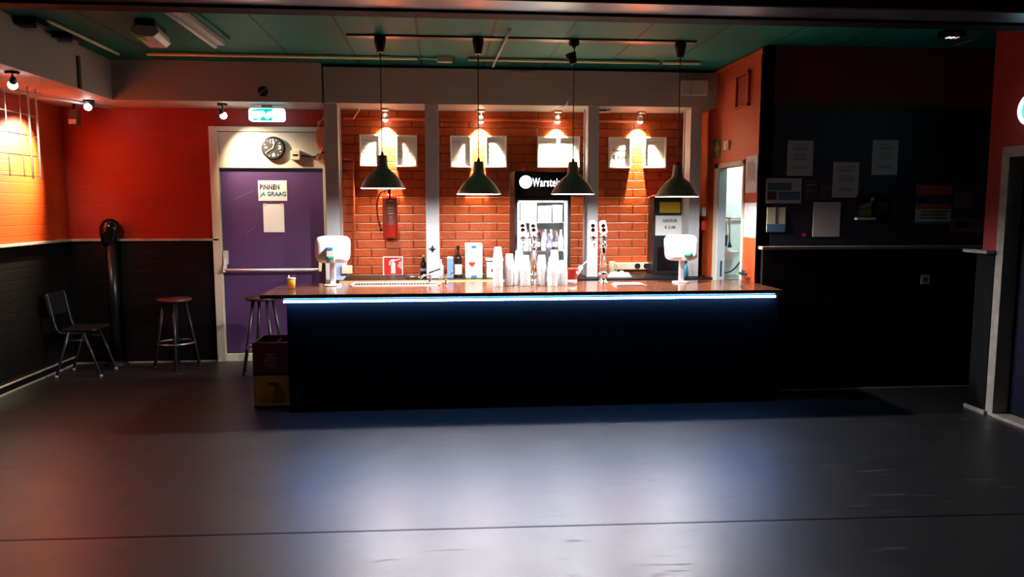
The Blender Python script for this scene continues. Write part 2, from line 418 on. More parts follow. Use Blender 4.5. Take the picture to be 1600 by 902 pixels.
def lettering(body, width, centre, facing, m, parent, name='lettering', height=None, depth=0.001, bold=0.03):
    cu = bpy.data.curves.new('text', 'FONT'); cu.body = body; cu.align_x = 'CENTER'; cu.align_y = 'CENTER'; cu.extrude = 0.0; cu.offset = bold; cu.space_character = 1.12
    t = bpy.data.objects.new('text', cu); COL.objects.link(t)
    dg = bpy.context.evaluated_depsgraph_get(); dg.update()
    me = bpy.data.meshes.new_from_object(t.evaluated_get(dg))
    COL.objects.unlink(t); bpy.data.objects.remove(t)
    xs = [v.co.x for v in me.vertices]; ys = [v.co.y for v in me.vertices]
    w, h = max(xs) - min(xs), max(ys) - min(ys); cx, cy = (max(xs)+min(xs))/2, (max(ys)+min(ys))/2
    k = width / w; ky = (height / h) if height else k
    org = W(parent); c = Vector(centre)
    for v in me.vertices:
        a, b = (v.co.x - cx) * k, (v.co.y - cy) * ky
        p = Vector((a, 0, b)) if facing == '-Y' else Vector((0, -a, b))
        v.co = c + p - org
    me.name = name; me.materials.clear(); me.materials.append(M[m])
    o = bpy.data.objects.new(name, me); COL.objects.link(o); o.parent = parent
    sol = o.modifiers.new('thickness', 'SOLIDIFY'); sol.thickness = depth; sol.offset = 0
    return o
def rrect(x0, z0, x1, z1, r, n=6):
    out = []
    for cx, cz, a0 in ((x1-r, z1-r, 0), (x0+r, z1-r, 90), (x0+r, z0+r, 180), (x1-r, z0+r, 270)):
        for i in range(n + 1):
            a = math.radians(a0 + 90 * i / n); out.append((cx + r*math.cos(a), cz + r*math.sin(a)))
    return out
def arc_pts(p0, p1, p2, n=12):
    p0, p1, p2 = Vector(p0), Vector(p1), Vector(p2)
    return [p0*(1-t)**2 + p1*2*t*(1-t) + p2*t*t for t in [i/n for i in range(n+1)]]
def spline(P, n=8):
    P = [Vector(p) for p in P]; out = []
    for i in range(len(P)-1):
        a, b, c, d = P[max(i-1,0)], P[i], P[i+1], P[min(i+2,len(P)-1)]
        for k in range(n):
            t = k/n
            out.append(0.5*((2*b)+(c-a)*t+(2*a-5*b+4*c-d)*t*t+(3*b-a-3*c+d)*t**3))
    out.append(P[-1]); return out

# ------------------------------------------------------------------ the room
YB = 8.35          # back wall
XL, XR = -3.85, 2.82   # left wall, orange side wall
YD = 6.57          # dark notice wall
XP = 4.33          # right wall with the doorway
ZC, ZL = 3.03, 1.30    # ceiling, ledge line
SOF_Y, SOF_Z, SOF_X = 7.8, 2.655, -3.10

b = MB(); b.box((-6, -2, -0.1), (8, 10, 0)); b.build('floor', 'floor', kind='structure')
b = MB(); b.box((-6, 4.95, ZC), (7, 9.0, ZC + 0.1)); b.build('ceiling', 'ceiling', kind='structure')
b = MB()
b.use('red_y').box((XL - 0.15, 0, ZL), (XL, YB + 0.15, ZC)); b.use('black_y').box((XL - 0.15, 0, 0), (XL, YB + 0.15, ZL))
b.build('wall_left', kind='structure')
xdl, xdr = -2.385, -1.17     # door frame outer edges
b = MB()
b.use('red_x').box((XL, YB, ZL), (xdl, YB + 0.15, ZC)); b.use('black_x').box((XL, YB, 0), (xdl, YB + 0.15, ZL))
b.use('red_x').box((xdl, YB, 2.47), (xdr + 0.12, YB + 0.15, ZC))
b.use('brick_x').box((xdr, YB, 0), (XR, YB + 0.15, 2.47)); b.box((xdr + 0.12, YB, 2.47), (XR, YB + 0.15, ZC))
b.build('wall_back', kind='structure')
# orange side wall with the kitchen doorway
ky0, ky1, kz = 7.03, 7.66, 2.03
b = MB(); b.use('plaster')
b.box((XR, YD, 0), (XR + 0.07, ky0, ZC)); b.box((XR, ky1, 0), (XR + 0.07, YB + 0.15, ZC)); b.box((XR, ky0, kz), (XR + 0.07, ky1, ZC))
b.build('wall_side', kind='structure')
# dark notice wall
b = MB(); b.use('dark_board').box((XR, YD, ZL), (6.2, YD + 0.13, 2.53)); b.use('dark_maroon').box((XR, YD, 2.53), (6.2, YD + 0.13, ZC))
b.use('black_x').box((XR, YD - 0.04, 0), (6.2, YD + 0.13, ZL))
b.build('wall_right_back', kind='structure')
# right wall with the dark doorway
dy1, dz = 5.60, 2.0
b = MB(); b.use('pier_red').box((XP, 5.62, ZL), (XP + 0.22, 5.80, ZC)); b.box((XP, 3.9, 2.10), (XP + 0.22, 5.62, ZC))
b.use('black_paint').box((XP - 0.03, 5.62, 0), (XP + 0.22, 5.82, ZL)); b.use('pier_red').box((XP, -1, 0), (XP + 0.22, 4.5, 2.10)); b.box((XP, -1, 2.10), (XP + 0.22, 3.9, ZC))
b.build('wall_right', kind='structure')
# header wall and steel beam over the opening to the hall
b = MB(); b.box((-6, 4.55, 2.83), (7, 4.92, 4.2)); b.build('wall_header', 'header_black', kind='structure')
b = MB()
b.use('beam').box((-6, 4.54, 2.815), (7, 4.76, 2.83)); b.box((-6, 4.515, 2.815), (7, 4.54, 2.822))
b.use('black_paint').box((-6, 4.76, 2.800), (7, 4.90, 2.83))
b.build('trim_1', kind='structure')
# soffits
b = MB(); b.box((XL, 4.95, SOF_Z), (SOF_X, YB, ZC)); b.build('trim_2', 'soffit', kind='structure')
xs_ = -1.15
b = MB(); b.box((SOF_X, SOF_Y - 0.03, SOF_Z), (xs_, YB, ZC)); b.build('trim_3', 'soffit', kind='structure')
b = MB(); b.box((xs_ + 0.02, SOF_Y, SOF_Z), (XR, YB, ZC - 0.03)); b.build('trim_4', 'soffit', kind='structure')
# ledges on top of the black wainscots
b = MB(); b.box((XL, 0, ZL - 0.012), (XL + 0.05, YB, ZL + 0.012)); b.build('trim_5', 'trimgrey', kind='structure', bevel=0.003)
b = MB(); b.box((XL + 0.05, YB - 0.05, ZL - 0.012), (xdl + 0.06, YB, ZL + 0.012)); b.build('trim_6', 'trimgrey', kind='structure', bevel=0.003)
b = MB(); b.box((XR - 0.03, YD - 0.09, ZL - 0.03), (5.6, YD, ZL - 0.002)); b.build('trim_7', 'trimgrey', kind='structure', bevel=0.004)
b = MB(); b.box((XP - 0.10, 5.62, ZL - 0.022), (XP + 0.0, 5.90, ZL + 0.004)); b.build('trim_8', 'trimgrey', kind='structure', bevel=0.004)
# baseboards
b = MB(); b.use('trimgrey').box((XL, 0, 0), (XL + 0.03, YB, 0.012)); b.use('black_paint').box((XL, 0, 0.012), (XL + 0.015, YB, 0.07)); b.use('trimgrey').box((XL, 0, 0.07), (XL + 0.02, YB, 0.08)); b.build('baseboard_left', kind='structure')
b = MB(); b.use('trimgrey').box((XL + 0.03, YB - 0.03, 0), (xdl, YB, 0.014)); b.use('black_paint').box((XL + 0.03, YB - 0.015, 0.014), (xdl, YB, 0.07)); b.build('baseboard_back', kind='structure')
b = MB(); b.use('trimgrey').box((XR + 0.2, YD - 0.065, 0), (6, YD - 0.04, 0.012)); b.use('black_paint').box((XR + 0.2, YD - 0.055, 0.012), (6, YD - 0.04, 0.07)); b.build('baseboard_right', kind='structure')
b = MB(); b.box((XP - 0.05, 5.60, 0), (XP - 0.03, 5.84, 0.03)); b.build('baseboard_pier', 'trimgrey', kind='structure')
# floor joint
s0, s1 = Vector((-5.5, 3.965, 0)), Vector((6.5, 3.624, 0))
dd = (s1 - s0).normalized(); nn = Vector((-dd.y, dd.x, 0)) * 0.011
b = MB(); b.add([s0 - nn, s1 - nn, s1 + nn, s0 + nn, s0 - nn*0.6 + Vector((0,0,0.002)), s1 - nn*0.6 + Vector((0,0,0.002)), s1 + nn*0.6 + Vector((0,0,0.002)), s0 + nn*0.6 + Vector((0,0,0.002))],
    [(0,3,2,1),(4,5,6,7),(0,1,5,4),(1,2,6,5),(2,3,7,6),(3,0,4,7)]); b.build('trim_9', 'black', kind='structure')
# batten under the ceiling that carries the pendants
b = MB(); b.use('wood').box((-0.75, 6.46, ZC - 0.014), (2.15, 6.56, ZC)); b.build('trim_10', kind='structure')
# columns
b = None
def column(x0, x1, label, red=False):
    k = MB(); y0, y1 = SOF_Y + 0.05, SOF_Y + 0.30
    t = 0.025
    k.box((x0, y0, 0.915), (x1, y0 + t, SOF_Z)); k.box((x0 + 0.012, y0 + t, 0.915), (x1 - 0.012, y1 - t, SOF_Z)); k.box((x0, y1 - t, 0.915), (x1, y1, SOF_Z))
    o = k.build('column', 'column', bevel=0.003); tag(o, label, 'column', 'grey columns behind the bar'); return o
def colx(pa, pb): return atY(pa, 300, SOF_Y + 0.05).x, atY(pb, 300, SOF_Y + 0.05).x
column(*colx(509, 530), 'grey column beside the purple door, leftmost of the four')
column(*colx(665, 686), 'grey column with the chrome bottle opener on it')
column(*colx(918, 935), 'grey column just right of the drinks fridge')
column(*colx(1077, 1094), 'grey column beside the kitchen doorway wall, behind the black machine')
op = atY(676, 389, SOF_Y + 0.05)
t = thing('bottle_opener', 'chrome bottle opener screwed to the second grey column', 'bottle opener', (op.x, SOF_Y + 0.05, op.z - 0.04))
b = MB(); b.prism([(op.x, op.z+0.04), (op.x-0.014, op.z+0.012), (op.x-0.036, op.z), (op.x-0.014, op.z-0.012), (op.x, op.z-0.04), (op.x+0.014, op.z-0.012), (op.x+0.036, op.z), (op.x+0.014, op.z+0.012)], SOF_Y + 0.038, SOF_Y + 0.05); b.build('plate', 'chrome', t)
b = MB(); b.tube(arc_pts((op.x-0.03, SOF_Y+0.038, op.z+0.004), (op.x, SOF_Y - 0.03, op.z+0.012), (op.x+0.03, SOF_Y+0.038, op.z+0.004)), 0.006, 8); b.build('hook', 'chrome', t)

# ------------------------------------------------------------------ purple fire door in its beige frame
yf = YB - 0.02
lx0, lx1 = -2.30, -1.235
zt = 2.045
d = bpy.data.objects.new('door_1', None); COL.objects.link(d); d.location = ((lx0+lx1)/2, YB, 0); d['kind'] = 'structure'
b = MB()
b.box((xdl, YB - 0.05, 0), (lx0, YB + 0.08, 2.47)); b.box((lx1, YB - 0.05, 0), (xdr, YB + 0.08, 2.47)); b.box((lx0, YB - 0.05, 2.42), (lx1, YB + 0.08, 2.47))
b.build('door_frame', 'beige', d, bevel=0.004)
b = MB(); b.box((lx0, YB - 0.03, zt), (lx1, YB + 0.02, 2.415)); b.build('transom_panel', 'beige', d, bevel=0.003)
b = MB(); b.box((lx0 + 0.005, YB + 0.0, 0.09), (lx1 - 0.005, YB + 0.05, zt - 0.03)); b.build('door_leaf', 'purple', d, bevel=0.003)
b = MB(); b.box((lx0, YB - 0.04, 0), (lx1, YB + 0.08, 0.08)); b.build('threshold', 'beige', d, bevel=0.004)
pb = atY(420, 422, YB - 0.1).z
pl, pr_ = atY(349, 422, YB - 0.1).x, atY(500, 422, YB - 0.1).x
ph = MB()
ph.tube([(pl + 0.02, YB - 0.10, pb), (pr_ - 0.01, YB - 0.10, pb)], 0.014, 12)
bar = ph.build('panic_bar', 'white', d)
for px in (pl + 0.01, pr_):
    k = MB(); k.box((px - 0.022, YB - 0.05, pb + 0.06), (px + 0.022, YB, pb + 0.20)); k.prism([(YB - 0.115, pb - 0.02), (YB - 0.085, pb - 0.02), (YB, pb + 0.08), (YB, pb + 0.15), (YB - 0.05, pb + 0.12)], px - 0.014, px + 0.014, 'YZ'); k.build('panic_bar_bracket', 'offwhite', d, bevel=0.003)
# scratches on the leaf
b = MB()
for (p, q) in (((343, 326), (398, 298)), ((376, 378), (400, 353))):
    A, B2 = atY(*p, YB), atY(*q, YB)
    b.tube([(A.x, YB - 0.0008, A.z), ((A.x+B2.x)/2, YB - 0.0008, (A.z+B2.z)/2 + 0.015), (B2.x, YB - 0.0008, B2.z)], 0.0016, 6)
b.build('scratch', mat('scratched_paint', (0.30, 0.20, 0.38), 0.6), d)

def sheet(name, label, cat, p0, p1, Y, m, group=None, th=0.004):
    """flat paper on a wall that faces the hall; p0 top-left, p1 bottom-right in photo survey pixels"""
    a, c = atY(*p0, Y), atY(*p1, Y)
    t = thing(name, label, cat, ((a.x+c.x)/2, Y, c.z), group)
    k = MB(); k.box((a.x, Y - th, c.z), (c.x, Y, a.z)); k.build('sheet', m, t)
    return t, a, c
yl = YB - 0.0
t, a, c = sheet('sign', 'white card sign with two lines of capitals on the purple door', 'sign', (403, 282), (449, 314), yl, 'paper')
cx = (a.x + c.x) / 2; h = a.z - c.z
lettering('PINNEN', 0.20, (cx - 0.03, yl - 0.006, a.z - h*0.32), '-Y', 'ink', t, height=0.055)
lettering('JA GRAAG', 0.27, (cx, yl - 0.006, a.z - h*0.68), '-Y', 'inkblue', t, height=0.062)
t, a, c = sheet('paper_sheet', 'plain white paper sheet on the purple door under the card sign', 'paper', (411, 319), (445, 363), yl, 'paper')
for px, dz_ in ((a.x + 0.02, 0), (c.x - 0.02, 0)):
    k = MB(); k.box((px - 0.015, yl - 0.006, a.z - 0.015), (px + 0.015, yl - 0.0045, a.z + 0.006)); k.build('tape', 'offwhite', t)

# clock, switch box and cables on the transom
yt = YB - 0.03
cc = atY(428, 232, yt)
t = thing('wall_clock', 'round black wall clock with large cream numerals above the purple door', 'clock', (cc.x, yt, cc.z - 0.12))
Rx = Matrix.Rotation(PI/2, 4, 'X')
b = MB(); b.lathe([(0.118, 0.0), (0.122, 0.02), (0.118, 0.042), (0.106, 0.045)], cc, 40, Rx.to_3x3()); b.build('case', 'black', t)
b = MB(); b.lathe([(0.105, 0.040), (0.105, 0.0456)], cc, 40, Rx.to_3x3()); b.build('dial', mat('charcoal_dial', (0.03, 0.028, 0.025), 0.5), t)
tilt = math.radians(6)
for txt, ang in (('12', 0), ('3', 90), ('6', 180), ('9', 270)):
    a_ = math.radians(ang) - tilt
    lettering(txt, 0.045 if len(txt) == 2 else 0.034, (cc.x + 0.070*math.sin(a_), yt - 0.0475, cc.z + 0.070*math.cos(a_)), '-Y', 'foam', t, 'numeral', height=0.042)
for q in range(12):
    if q % 3 == 0: continue
    a_ = math.radians(30*q) - tilt
    u = Vector((math.sin(a_), 0, math.cos(a_)))
    p0 = Vector((cc.x, yt - 0.047, cc.z))
    b = MB(); b.tube([p0 + u*0.078, p0 + u*0.096], 0.004, 6); b.build('hour_mark', 'foam', t)
for nm, ang, ln in (('minute_hand', 237, 0.088), ('hour_hand', 18, 0.066)):
    a_ = math.radians(ang); u = Vector((math.sin(a_), 0, math.cos(a_))); p0 = Vector((cc.x, yt - 0.050, cc.z))
    k = MB(); k.tube([p0 - u*0.012, p0 + u*ln], 0.0045, 6); k.build(nm, 'white', t)
bc = atY(463, 243, yt)
t = thing('switch_box', 'small cream switch box with a dark slot beside the wall clock', 'switch', (bc.x, yt, bc.z - 0.05))
b = MB(); b.box((bc.x - 0.048, yt - 0.06, bc.z - 0.05), (bc.x + 0.048, yt, bc.z + 0.05)); b.build('housing', 'cream', t, bevel=0.006)
b = MB(); b.box((bc.x - 0.024, yt - 0.063, bc.z - 0.009), (bc.x + 0.024, yt - 0.058, bc.z + 0.009)); b.build('slot', 'black', t)
def poly(pts, Y): return [atY(x, y, Y) for x, y in pts]
b = MB(); b.tube(spline(poly([(468, 243), (478, 244), (492, 245), (500, 240), (512, 238)], yt - 0.02)), 0.009, 8)
tag(b.build('cable', 'cable'), 'thick dark cable running from the cream switch box to the column', 'cable')
b = MB()
for k_ in range(6):
    o = k_ * 1.6
    b.tube(spline(poly([(510, 178 + o), (500 - o*0.5, 192), (495 + o, 206), (495 + o, 220), (499 + o*0.6, 234), (504 - o, 241 + o), (509, 250 + o)], YB - 0.055 - 0.006*k_)), 0.0055, 6)
tag(b.build('cable_bundle', 'orangecable'), 'loose bundle of orange cables hanging between door frame and column', 'cables')
# exit sign
ex0, ex1 = atY(388, 168, 8.0), atY(445, 190, 8.0)
t = thing('exit_sign', 'lit white and teal emergency exit sign hanging above the purple door', 'exit sign', ((ex0.x+ex1.x)/2, 8.0, ex1.z))
b = MB(); b.prism(rrect(ex0.x, ex1.z, ex1.x, ex0.z - 0.004, 0.03), 8.0, 8.05); b.build('lit_panel', 'exit_white', t)
b = MB(); b.box((ex0.x + 0.01, 8.0, ex0.z - 0.008), (ex1.x - 0.01, 8.05, ex0.z + 0.004)); b.box(((ex0.x+ex1.x)/2 - 0.05, 8.01, ex0.z), ((ex0.x+ex1.x)/2 + 0.05, 8.04, SOF_Z)); b.build('mounting_rail', 'offwhite', t)
def P8(x, y): q = atY(x, y, 8.0); return (q.x, q.z)
b = MB()
b.prism([P8(406,170), (P8(427,170)), P8(424,174), P8(418,175), P8(415,178), P8(412,173), P8(395,173.5), P8(395,171)], 7.994, 8.0)
b.prism([P8(407,188.5), P8(408,184), P8(411,182), P8(418,187), P8(424,182.5), P8(426,188.5)], 7.994, 8.0)
b.prism([P8(396,188), P8(396,185.5), P8(402,185), P8(403,187.5)], 7.994, 8.0)
b.build('pictogram', 'exit_teal', t)
dc = atY(411, 143, SOF_Y - 0.03)
t = thing('round_vent', 'round black disc with a diagonal bar on the grey soffit', 'vent', (dc.x, SOF_Y - 0.03, dc.z - 0.05))
b = MB(); b.lathe([(0.048, 0), (0.048, 0.012), (0.04, 0.016)], dc, 28, Rx.to_3x3()); b.build('disc', 'black', t)
b = MB(); b.tube([dc + Vector((-0.036, -0.017, -0.026)), dc + Vector((0.036, -0.017, 0.026))], 0.005, 6); b.build('bar', 'trimgrey', t)

# ------------------------------------------------------------------ the bar
CY0, CY1, CZ = 6.10, 6.98, 0.96
b = MB(); b.box((-1.415, CY0, CZ - 0.032), (XR - 0.005, CY1, CZ)); o = b.build('bar_counter', 'counter', bevel=0.004)
tag(o, 'long glossy brown bar counter top', 'counter')
t = thing('bar_cabinet', 'long plain black bar cabinet under the brown counter', 'bar', (0.8, 6.3, 0))
b = MB(); b.box((-1.225, 6.161, 0), (XR - 0.01, 6.20, CZ - 0.033)); b.build('front_panel', 'black_paint', t, bevel=0.002)
b = MB(); b.box((-1.225, 6.20, 0), (-1.185, 6.95, CZ - 0.033)); b.build('end_panel', 'black_paint', t, bevel=0.002)
t = thing('led_strip', 'long glowing blue white light strip under the counter edge', 'light strip', (0.77, 6.14, 0.89))
lz = 0.911
b = MB(); b.box((-1.245, 6.150, lz - 0.024), (2.77, 6.160, lz + 0.017)); b.build('channel', mat('blue_grey_channel', (0.010, 0.035, 0.20), 0.5, spec=0.1), t)
b = MB(); b.tube([(-1.24, 6.126, lz - 0.009), (2.765, 6.126, lz - 0.009)], 0.0085, 12); b.build('diffuser', 'led', t)
b = MB()
for i in range(9):
    x = -1.2 + i * 0.49
    b = MB(); b.box((x, 6.130, lz - 0.012), (x + 0.012, 6.151, lz - 0.006)); b.build('clip', 'white', t)

# back counter, left and right of the fridge
YC = 7.75
def back_counter(x0, x1, label, m):
    t = thing('back_counter', label, 'counter', ((x0+x1)/2, 8.05, 0))
    k = MB(); k.box((x0, YC, 0.875), (x1, YB - 0.002, 0.91)); k.build('worktop', 'black', t, bevel=0.002)
    k = MB(); k.box((x0, YC - 0.008, 0.878), (x1, YC, 0.908)); k.build('edge_strip', m, t)
    k = MB(); k.box((x0, YC + 0.004, 0.0), (x1, YB - 0.002, 0.875)); k.build('cabinet', 'frontgrey', t)
    return t
xf0, xf1 = atY(804, 300, 7.72).x, atY(892, 300, 7.72).x
back_counter(atY(530, 437, YC).x, xf0 - 0.01, 'black topped back counter with a pale wooden edge, left of the fridge', 'woodedge')
back_counter(xf1 + 0.01, XR - 0.01, 'black topped back counter right of the fridge', 'black')

# counter-top drip tray
g0, g1 = atZ(547, 447, CZ), atZ(568, 440.5, CZ)
t = thing('drip_tray', 'steel drip tray with a slatted grille let into the counter', 'drip tray', (-0.4, 6.9, CZ))
x1_ = -0.02
b = MB()
for q in ((-0.79, 6.70, x1_, 6.715), (-0.79, 6.955, x1_, 6.97), (-0.79, 6.70, -0.775, 6.97), (x1_ - 0.015, 6.70, x1_, 6.97)): b.box((q[0], q[1], CZ), (q[2], q[3], CZ + 0.008))
b.build('rim', 'white', t)
b = MB()
for k_ in range(30):
    x = -0.765 + k_ * 0.0248; b.box((x, 6.715, CZ), (x + 0.010, 6.955, CZ + 0.004))
b.build('grille', 'darkmetal', t)
def faucet(px, py, s, label):
    p = atZ(px, py, CZ); p.z = CZ
    t = thing('faucet', label, 'faucet', p)
    k = MB(); k.lathe([(0.026*s, 0), (0.026*s, 0.008), (0.014*s, 0.014), (0.013*s, 0.07*s), (0.018*s, 0.075*s), (0.016*s, 0.095*s)], p, 16); k.build('body', 'chrome', t)
    k = MB(); k.tube([p + Vector((0, 0, 0.075*s)), p + Vector((-0.05*s, -0.05*s, 0.085*s)), p + Vector((-0.085*s, -0.09*s, 0.06*s))], 0.012*s, 10); k.build('spout', 'chrome', t)
    k = MB(); k.box((-0.012*s, -0.012*s, 0), (0.10*s, 0.012*s, 0.012*s), Matrix.Translation(p + Vector((0, 0, 0.095*s))) @ Matrix.Rotation(-0.35, 4, 'Y')); k.build('lever', 'chrome', t, bevel=0.003)
faucet(672, 444, 1.0, 'chrome mixer faucet at the drip tray, the larger one')
faucet(697, 444, 0.75, 'small chrome faucet right of the larger one at the drip tray')

# beer tap towers
def tap_tower(px, py, label):
    p = atY(px, py, 6.86); p.z = CZ; nobj0 = set(COL.objects)
    t = thing('beer_tap', label, 'beer tap', p, 'chrome beer taps')
    k = MB(); k.lathe([(0.052, 0), (0.052, 0.006), (0.036, 0.012), (0.030, 0.03), (0.026, 0.05), (0.034, 0.058), (0.050, 0.075), (0.050, 0.085), (0.030, 0.105), (0.028, 0.112)], p, 28); k.build('base', 'chrome', t)
    k = MB(); k.lathe([(0.034, 0.110), (0.026, 0.335), (0.026, 0.34)], p, 28); k.build('column', 'chrome', t)
    k = MB(); k.lathe([(0.027, 0.338), (0.038, 0.348), (0.040, 0.36), (0.030, 0.375), (0.027, 0.385), (0.032, 0.395), (0.032, 0.44), (0.037, 0.452), (0.025, 0.468), (0.0, 0.470)], p, 28); k.build('collar', 'chrome', t)
    k = MB(); k.tube([p + Vector((0.02, 0, 0.44)), p + Vector((-0.10, 0, 0.435))], 0.012, 12); k.lathe([(0.0, 0.405), (0.020, 0.41), (0.026, 0.43), (0.026, 0.45), (0.016, 0.468), (0, 0.47)], p + Vector((-0.105, 0, 0)), 20); k.build('cross_arm', 'chrome', t)
    for dx, tl in ((-0.105, 0.10), (0.0, 0.14)):
        q = p + Vector((dx, -0.01, 0.0))
        k = MB(); k.tube([q + Vector((0, -0.02, 0.42)), q + Vector((0.0, -0.06, 0.40)), q + Vector((0, -0.068, 0.34))], 0.008, 10); k.build('spout', 'chrome', t)
        Tm = Matrix.Translation(q + Vector((0, 0.0, 0.465))) @ Matrix.Rotation(-tl, 4, 'Y') @ Matrix.Rotation(0.12, 4, 'X')
        k = MB(); k.prism([(-0.012, 0), (0.012, 0), (0.036, 0.02), (0.038, 0.04), (0.030, 0.128), (0.024, 0.138), (-0.016, 0.138), (-0.028, 0.128), (-0.034, 0.04), (-0.032, 0.02)], -0.012, 0.012, 'XZ', Tm)
        hd = k.build('handle', mat('tap_handle', (0.72, 0.70, 0.70), 0.25), t, bevel=0.004)
        k = MB()
        for zz in (0.05, 0.088): k.lathe([(0.019, 0.012), (0.019, 0.016), (0.010, 0.018)], (0, 0, 0), 16, (Tm @ Matrix.Translation((0, 0, zz)) @ Rx).to_3x3())
        # place medallions
        k = MB()
        for zz in (0.048, 0.090):
            Tz = Tm @ Matrix.Translation((0, 0, zz)) @ Rx
            pr0 = [(0.021, 0.010), (0.021, 0.016), (0.013, 0.0185)]
            P = []; n = 18
            for r, z in pr0:
                for i in range(n): P.append(Tz @ Vector((r*math.cos(2*PI*i/n), r*math.sin(2*PI*i/n), z)))
            F = [(j*n+i, j*n+(i+1)%n, (j+1)*n+(i+1)%n, (j+1)*n+i) for j in range(2) for i in range(n)] + [tuple(2*n+i for i in range(n))]
            k.add(P, F)
        med = k.build('medallion', 'chrome', hd)
        med.parent = hd; med.location = (0, 0, 0)
    t.scale = (0.94, 0.94, 0.93)
tap_tower(834, 453, 'chrome beer tap tower among the white cups before the fridge')
tap_tower(942, 453, 'chrome beer tap tower right of the red bucket')

# payment terminals / till screens
def till(px, py, label, mirror, lit):
    p = atY(px, py, 6.76); p.z = CZ
    t = thing('till_screen', label, 'till', p, 'white till screens on the bar')
    k = MB(); out = rrect(-0.075, -0.06, 0.075, 0.075, 0.05)
    k.prism([(p.x + u, p.y + v) for u, v in out], CZ, CZ + 0.012, 'XY'); k.build('foot', 'white', t, bevel=0.004)
    k = MB(); k.prism([(p.x + u, p.y + v) for u, v in rrect(-0.022, -0.014, 0.026, 0.022, 0.012)], CZ + 0.01, CZ + 0.30, 'XY'); k.build('stand', 'white', t, bevel=0.003)
    # curved screen body, its bulged back towards the hall
    W_, H_ = 0.30, 0.232; zc = CZ + 0.318; xc = p.x + (0.012 if not mirror else -0.018)
    nx, nz = 22, 16; P = []; F = []
    for j in range(nz + 1):
        for i in range(nx + 1):
            u = -1 + 2*i/nx; v = -1 + 2*j/nz
            # superellipse rounding
            e = 5.0; m_ = max(abs(u), abs(v)); L = (abs(u)**e + abs(v)**e) ** (1/e)
            s_ = m_ / L if L > 1e-6 else 1
            uu, vv = u * s_, v * s_
            rr = min(1, max(abs(u), abs(v)))
            dep = 0.055 * (1 - rr**4) ** 0.6 if rr < 1 else 0
            taper = 1 - 0.05 * (1 - (vv + 1)/2)
            asym = 0.02 * (uu if not mirror else -uu)
            P.append((xc + uu * W_/2 * taper + asym*0, p.y - 0.03 - dep + 0.02*vv + asym, zc + vv * H_/2))
    n_ = len(P)
    P2 = [(x, p.y - 0.005 + 0.02*((z - zc)/(H_/2)) , z) for x, y, z in P]
    q = lambda i, j: j*(nx+1)+i
    for j in range(nz):
        for i in range(nx):
            F.append((q(i,j), q(i+1,j), q(i+1,j+1), q(i,j+1))); F.append((n_+q(i,j), n_+q(i,j+1), n_+q(i+1,j+1), n_+q(i+1,j)))
    for i in range(nx):
        F.append((q(i,0), n_+q(i,0), n_+q(i+1,0), q(i+1,0))); F.append((q(i,nz), q(i+1,nz), n_+q(i+1,nz), n_+q(i,nz)))
    for j in range(nz):
        F.append((q(0,j), q(0,j+1), n_+q(0,j+1), n_+q(0,j))); F.append((q(nx,j), n_+q(nx,j), n_+q(nx,j+1), q(nx,j+1)))
    k = MB(); k.smooth = True; k.add(P + P2, F); k.build('screen_housing', 'white', t)
    k = MB(); k.box((xc - 0.14, p.y + 0.0, zc - 0.10), (xc + 0.14, p.y + 0.012, zc + 0.10)); k.build('screen', 'blackgloss', t)
    # customer reader on the stand
    xr_ = p.x + (0.0 if not mirror else 0.016)
    k = MB(); 
    zb = zc - 0.07
    k.prism([(xr_ - 0.032, zb + 0.012), (xr_ + 0.032, zb + 0.012), (xr_ + 0.036, zb + (0.10 if not mirror else 0.06)), (xr_ - 0.030, zb + (0.10 if not mirror else 0.06))], p.y - 0.125, p.y - 0.07); rd = k.build('card_reader', 'white', t, bevel=0.004)
    k = MB(); k.prism([(xr_ - 0.032, zb - 0.04), (xr_ + 0.032, zb - 0.04), (xr_ + 0.034, zb + 0.012), (xr_ - 0.034, zb + 0.012)], p.y - 0.118, p.y - 0.06); k.build('reader_cradle', mat('beige_grey_plastic', (0.34, 0.30, 0.25), 0.5), t, bevel=0.003)
    if lit:
        k = MB(); k.box((xr_ - 0.022, p.y - 0.128, zb + 0.075), (xr_ + 0.024, p.y - 0.1245, zb + 0.092)); k.build('display', 'lcd', rd)
    k = MB(); k.box((xr_ - 0.014, p.y - 0.128, zb + 0.004), (xr_ + 0.020, p.y - 0.118, zb + 0.018)); k.build('status_lamp', 'greenled', rd)
till(520, 450, 'white till screen on a stand at the left end of the bar, blue display lit', False, True)
till(1064, 448, 'white till screen on a stand at the right end of the bar', True, False)

# beer in a plastic cup
p = atZ(456, 452, CZ); p.z = CZ
t = thing('plastic_cup', 'clear plastic cup of beer at the left end of the bar', 'cup', p)
b = MB(); b.lathe([(0.030, 0.0), (0.030, 0.003), (0.037, 0.118), (0.0405, 0.120), (0.0405, 0.123), (0.036, 0.122), (0.0288, 0.004)], p, 24, caps=False); b.build('cup_wall', 'glass', t)
b = MB(); b.lathe([(0.0280, 0.005), (0.0335, 0.082)], p, 24); b.build('beer', translucent('amber_beer_body', (0.95, 0.60, 0.07), 0.4), t)
b = MB(); b.lathe([(0.0336, 0.083), (0.0345, 0.095)], p, 24); b.build('foam', 'foam', t)

